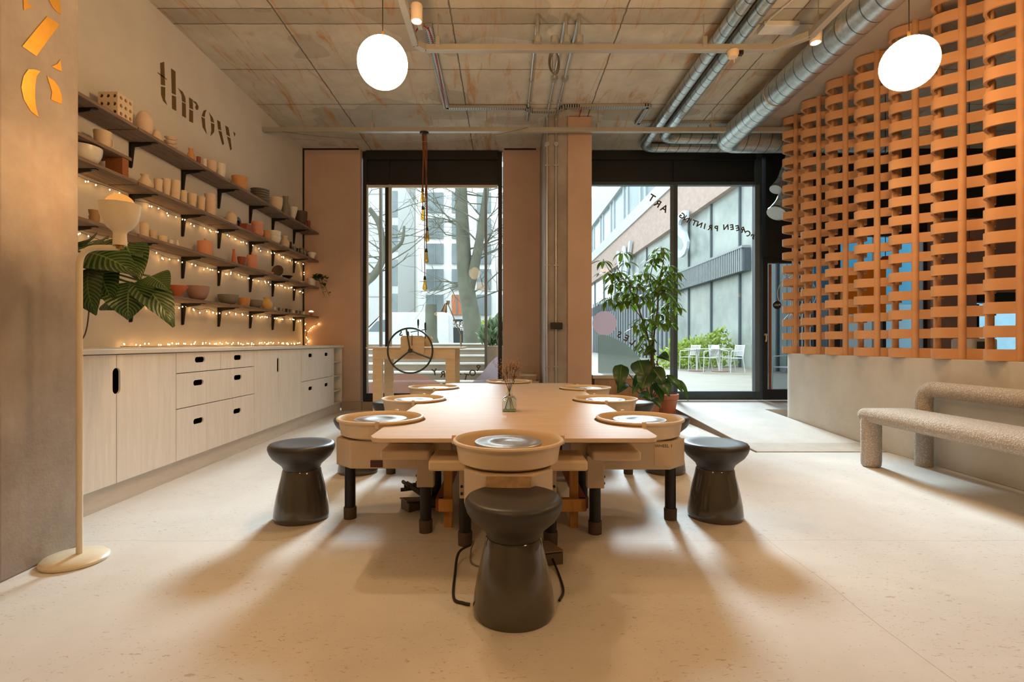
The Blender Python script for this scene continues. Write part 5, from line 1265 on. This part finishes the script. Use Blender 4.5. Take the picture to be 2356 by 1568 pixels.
# conduits along the ceiling and down the column
cd = thing('conduit_run', 'three galvanised conduits crossing the ceiling, two running down the concrete column', 'conduits', (0,0,0))
for x in (.285, .535, .648):
    pts = [(x, 4.56, CEIL-.02), (x, CY0-.045, CEIL-.02), (x, CY0-.045, .25)] if x > .4 else [(x, 4.56, CEIL-.02), (x, 6.62, CEIL-.02)]
    if x > .4: pts = [(x, 4.56, CEIL-.02), (x, CY0-.018, CEIL-.02), (x, CY0-.018, .25)]
    MB().tube(fillet(pts, .05), .0125, 10).build('conduit_pipe', GALV, cd)
    MB().cyl((x, 4.5, 3.60), (x, 4.5, CEIL-.001), .014, n=12).build('drop_pipe', GALV, cd)
    MB().cyl((x, 4.46, 3.60), (x, 4.46, 3.66), .034, n=20).build('conduit_box', GALV, cd)
    for y in (4.9, 5.6, 6.1): MB().box((x-.022, y-.012, CEIL-.036), (x+.022, y+.012, CEIL-.001)).build('pipe_clip', STEEL, cd, smooth=0)
    if x > .4:
        MB().cyl((x, CY0-.032, gz(333, CY0)), (x, CY0-.001, gz(333, CY0)), .03, n=20).build('conduit_box', GALV, cd)
        for v in (381, 610, 842): MB().box((x-.03, CY0-.03, gz(v, CY0)-.012), (x+.03, CY0-.003, gz(v, CY0)+.004)).build('pipe_clip', STEEL, cd, smooth=0)
        MB().cyl((x, 5.55, CEIL-.04), (x, 5.55, CEIL-.002), .035, n=20).build('conduit_box', GALV, cd)
MB().cyl((.43, 4.46, 3.60), (.43, 4.46, 3.66), .034, n=20).build('conduit_box', GALV, cd)
cl = MB()
for k in range(3): cl.tube([(.47+.045*math.cos(a)+.01*k, 5.0+.02*k, 3.74+.11*math.sin(a)) for a in [2*PI*i/24 for i in range(24)]], .005, 5, True)
cl.tube([(.43,4.47,3.61),(.44,4.75,3.66),(.46,5.0,3.64)], .005, 5)
tag(cl.build('coiled_cable', mat('grey_cable', rgb(120,108,94), .5)), 'loop of spare grey cable hanging under the ceiling conduits', 'cable')
bx = MB().box((gx(1266,CY0), CY0-.075, gz(757,CY0)), (gx(1293,CY0), CY0-.001, gz(742,CY0))).build('wall_socket', BLACK, smooth=0, bevel=.006)
tag(bx, 'small black box mounted on the concrete column', 'socket')
# perforated tray
tr = thing('cable_tray', 'perforated steel cable tray zigzagging across the ceiling with a red wire', 'cable tray', (0,0,0))
zt = CEIL-.022
path = [(-.69, 4.62, zt), (-.715, 6.24, zt), (.255, 6.24, zt), (.33, 6.33, zt), (.64, 6.33, zt), (.73, 6.22, zt), (1.74, 6.2, zt), (1.72, 6.68, zt), (3.5, 6.68, zt), (4.4, 6.68, zt)]
for a, b in zip(path, path[1:]): MB().bar(a, b, .065, .035).build('tray_length', TRAY, tr, smooth=0)
RED = mat('red_cable', rgb(170,26,24), .5)
MB().tube(smooth_path([(-.80,4.42,3.62),(-.76,4.55,3.80),(-.70,4.64,3.836),(-.68,4.9,3.832),(-.70,5.6,3.832),(-.72,6.2,3.832)], 6), .006, 6).build('red_wire', RED, tr)
rt = MB().tube(smooth_path([(gx(1338,6.2),6.2,zt-.02),(gx(1336,6.4),6.42,gz(262,6.45)),(gx(1332,6.5),CY0-.03,gz(271,CY0))], 6), .006, 6)
tag(rt.build('red_cable', RED), 'short red cable dropping from the tray to the painted board', 'cable')
cw = MB().tube(smooth_path([(WL+.25,Y2-.04,3.60),(gx(760,Y2),Y2-.04,gz(318,Y2)),(gx(960,Y2),Y2-.045,gz(329,Y2)),(gx(1120,Y2),Y2-.045,gz(316,Y2)),(gx(1215,Y2),Y2-.04,gz(296,Y2))], 8), .004, 5)
tag(cw.build('sagging_cable', mat('grey_cable', rgb(120,108,94), .5)), 'thin grey cable sagging below the rear trunking', 'cable')
# ducts
d1 = thing('ventilation_duct', 'left of the two slim spiral ducts running side by side along the ceiling', 'duct', (0,0,0))
MB().tube(fillet([(1.97,-2,3.80),(1.97,7.38,3.80),(5.0,7.38,3.80)], .22, 10), .064, 24).build('duct_pipe', DUCT, d1)
d2 = thing('ventilation_duct', 'right of the two slim spiral ducts running side by side along the ceiling', 'duct', (0,0,0))
MB().tube(fillet([(2.145,-2,3.80),(2.145,7.05,3.80),(5.0,7.05,3.80)], .2, 10), .064, 24).build('duct_pipe', DUCT, d2)
d3 = thing('ventilation_duct', 'widest spiral duct running beside the terracotta screen', 'duct', (0,0,0))
MB().tube(fillet([(2.87,-2,3.63),(2.87,6.35,3.63),(2.87,6.72,3.63),(5.0,6.72,3.63)], .30, 10), .14, 32).build('duct_pipe', DUCT, d3)
for y in (1.5, 3.5, 5.4): MB().tube([(2.87+.146*math.cos(a), y, 3.63+.146*math.sin(a)) for a in [2*PI*i/32 for i in range(32)]], .006, 5, True).build('duct_band', GALV, d3)
for i, (p, q, r, lab) in enumerate((((1776,436),(1834,346),.075,'upper short duct outlet at the left end of the terracotta screen'), ((1778,490),(1842,398),.12,'lower and wider duct outlet at the left end of the terracotta screen'))):
    t = thing('duct_outlet', lab, 'duct', (0,0,0)); a = P(*p, 7.1); b = P(*q, 7.0); a.y = 7.0
    MB().tube(smooth_path([a + Vector((-.02,-.05,-.03)), a.lerp(b, .25)+Vector((.02,.0,-.03)), a.lerp(b,.6), b, b+Vector((.5,.05,.12))], 6), r, 24, caps=False).build('duct_pipe', DUCT, t)
    e = a + Vector((-.02,-.05,-.03)); dr_ = (e - a.lerp(b,.25)).normalized()
    MB().cyl(e, e+dr_*.02, r*1.06, r*1.08, 24).build('outlet_collar', GALV, t)
# spotlights on the trunking
for x, lab in ((-.775+.075, 'lit white spotlight on the left trunking beside the globe'), (2.565+.07, 'lit white spotlight on the right trunking beside the wide duct')):
    y = 4.06 if x < 0 else 4.35
    t = thing('spotlight', lab, 'spotlight', (x, y, 3.60), 0, 'spotlights on the trunking')
    MB().lathe([(0,.07),(.045,.07),(.048,.06),(.046,-.055),(.043,-.06),(.036,-.058),(.036,-.03),(0,-.03)], 24).build('spot_housing', mat('white_spot_housing', rgb(226,206,186), .4), t)
    MB().lathe([(0,-.034),(.034,-.034),(.030,-.05),(0,-.062)], 20).build('spot_bulb', m_emit('spot_glow', (1,.82,.58), 60) if 'spot_glow' not in bpy.data.materials else bpy.data.materials['spot_glow'], t)
    MB().bar((-.03 if x < 0 else -.035, 0, .02), (-.05, 0, .0), .02).build('spot_bracket', STEEL, t, smooth=0)
    L = bpy.data.lights.new('spot_beam', 'SPOT'); L.energy = 60; L.color = (1,.78,.5); L.spot_size = math.radians(95); L.spot_blend = .6; L.shadow_soft_size = .035
    o = bpy.data.objects.new('spot_beam', L); COL.objects.link(o); o.location = (x, y, 3.53)
    o.rotation_euler = (0,0,0)
eb = thing('batten_light', 'small unlit white batten fitting on the ceiling beside the right spotlight', 'light fitting', (0,0,0))
MB().box((gx(1757,4.6), 4.58, CEIL-.05), (gx(1838,4.6), 4.72, CEIL-.001)).build('fitting_body', WHITE, eb, smooth=0, bevel=.006)
MB().tube(smooth_path([(gx(1760,4.6),4.58,CEIL-.03),(gx(1775,4.5),4.5,CEIL-.03),(gx(1826,4.3),4.25,CEIL-.01)],6), .005, 6).build('fitting_cable', WHITE, eb)
sd = thing('smoke_detector', 'round cream detector clipped under the front trunking', 'detector', (gx(1685,4.5), 4.49, 3.551))
MB().lathe([(0,0),(.05,0),(.05,-.03),(.038,-.055),(0,-.058)], 24).build('detector_body', CREAM, sd)
MB().cyl((.01,0,-.058),(.012,0,-.10),.004,n=6).build('detector_probe', CREAM, sd)
MB().box((.055,-.02,-.035),(.085,.02,.0)).build('detector_clip', BLACK, sd, smooth=0)

# ---------------------------------------------------------------- bare bulb cluster on ropes
bc = thing('bulb_pendant', 'cluster of five amber filament bulbs hanging on brown rope cords', 'pendant lamp', (gx(976,Y2), Y2, 3.607))
MB().lathe([(0,0),(.055,0),(.055,-.018),(.045,-.024),(0,-.024)], 24).build('ceiling_plate', BLACK, bc)
ROPE = mat('rusty_rope', rgb(122,70,36), .9, 0, .3, 60)
AMB = NT('amber_bulb_glass'); 
_tr = AMB.n('ShaderNodeBsdfTransparent'); _tr.inputs[0].default_value = (.85,.62,.25,1); _gl = AMB.n('ShaderNodeBsdfGlossy'); _gl.inputs['Roughness'].default_value = .05; _mx = AMB.n('ShaderNodeMixShader'); _mx.inputs[0].default_value = .12
AMB.l(_tr.outputs[0], _mx.inputs[1]); AMB.l(_gl.outputs[0], _mx.inputs[2]); AMB.l(_mx.outputs[0], AMB.out.inputs[0])
for k, (u, v) in enumerate(((972,440),(973,482),(983,531),(981,580),(977,643))):
    x = gx(u, Y2)-bc.location.x; z = gz(v, Y2)-bc.location.z; sx = (k-2)*.012; yy = random.uniform(-.02,.02)
    MB().tube(smooth_path([(sx,yy,-.022),(sx+.008,yy,-.3),(x*.9,yy,z*.5-.05),(x,yy,z+.04)],5), .0055, 6).build('rope_cord', ROPE, bc)
    b = MB().lathe([(0,0),(.014,-.0),(.02,-.05),(.029,-.095),(.026,-.125),(0,-.14)], 20, (x,yy,z-.001)).build('filament_bulb', AMB.m, bc)
    MB().cyl((x,yy,z),(x,yy,z+.045),.018,.012,12).build('bulb_socket', BLACK, b)
    fb = MB(); 
    for s in (-1,1): fb.tube([(x+s*.008,yy,z-.02),(x+s*.012,yy,z-.1)], .001, 4)
    fb.build('filament', mat('gold_filament', rgb(230,170,70), .3, .6), b)
# ---------------------------------------------------------------- lamps
GLOBE = m_emit('opal_globe_glow', (1,.60,.27), 58)
def globe(x, y, z, label, src=None):
    if src: return dup(src, (x,y,z), 0, label)
    t = thing('globe_pendant', label, 'pendant lamp', (x,y,z), 0, 'opal globe pendants')
    MB().sphere((0,0,0), .148, 40, 24).build('globe_shade', GLOBE, t)
    MB().cyl((0,0,.146), (0,0,.19), .012, .007, 12).build('lamp_holder', mat('brass_fitting', rgb(150,116,60), .35, .8), t)
    MB().tube([(0,0,.19), (0,0,CEIL-z)], .003, 6).build('cord', BLACK, t)
    return t
g0 = globe(-.735, 3.08, 2.678, 'glowing opal globe pendant above the left side of the table')
globe(2.41, 3.06, 2.665, 'glowing opal globe pendant in front of the terracotta screen', g0)
for k, (x, y) in enumerate(((-.735,.2), (2.41,.2))):
    globe(x, y, 2.67, ['glowing opal globe pendant behind the viewpoint on the left','glowing opal globe pendant behind the viewpoint on the right','glowing opal globe pendant far back on the left','glowing opal globe pendant far back on the right'][k], g0)

# light thrown upwards by the floor lamp's globe
L = bpy.data.lights.new('lamp_light', 'POINT'); L.energy = 6; L.color = (1,.52,.2); L.shadow_soft_size = 0.045
o = bpy.data.objects.new('lamp_light', L); COL.objects.link(o); o.location = (-1.972+.206, 2.352, 1.735)
# ---------------------------------------------------------------- light and camera
w = bpy.data.worlds.new('overcast'); SC.world = w; w.use_nodes = True
bg = w.node_tree.nodes['Background']; bg.inputs[0].default_value = (.86, .94, 1, 1); bg.inputs[1].default_value = 3.4
def sun(name, az, el, strength, angle, col=(.76,.89,1)):
    L = bpy.data.lights.new(name, 'SUN'); L.energy = strength; L.angle = math.radians(angle); L.color = col
    o = bpy.data.objects.new(name, L); COL.objects.link(o)
    a, e = math.radians(az), math.radians(el)
    d = Vector((-math.sin(a)*math.cos(e), -math.cos(a)*math.cos(e), -math.sin(e)))
    o.rotation_euler = d.to_track_quat('-Z', 'Y').to_euler(); o.location = (0, 30, 20); return o
sun('hazy_sun', 5, 28.5, 7.6, 13)
cam = bpy.data.cameras.new('camera'); co = bpy.data.objects.new('camera', cam); COL.objects.link(co)
co.location = (0, 0, 1.0); co.rotation_euler = (PI/2, 0, 0)
cam.sensor_width = 36; cam.lens = F*36/2356; cam.shift_x = (1178-U0)/2356; cam.shift_y = (V0-784)/2356
cam.clip_start = .05; cam.clip_end = 300
SC.camera = co
vs_ = SC.view_settings; vs_.view_transform = 'Standard'; vs_.look = 'None'; vs_.gamma = 1; vs_.exposure = 0.1; vs_.use_curve_mapping = False
cy = SC.cycles; cy.use_denoising = True; cy.max_bounces = 8; cy.diffuse_bounces = 4; cy.glossy_bounces = 4; cy.transparent_max_bounces = 16; cy.transmission_bounces = 6
cy.sample_clamp_indirect = 6; cy.caustics_reflective = False; cy.caustics_refractive = False
bpy.context.view_layer.update()
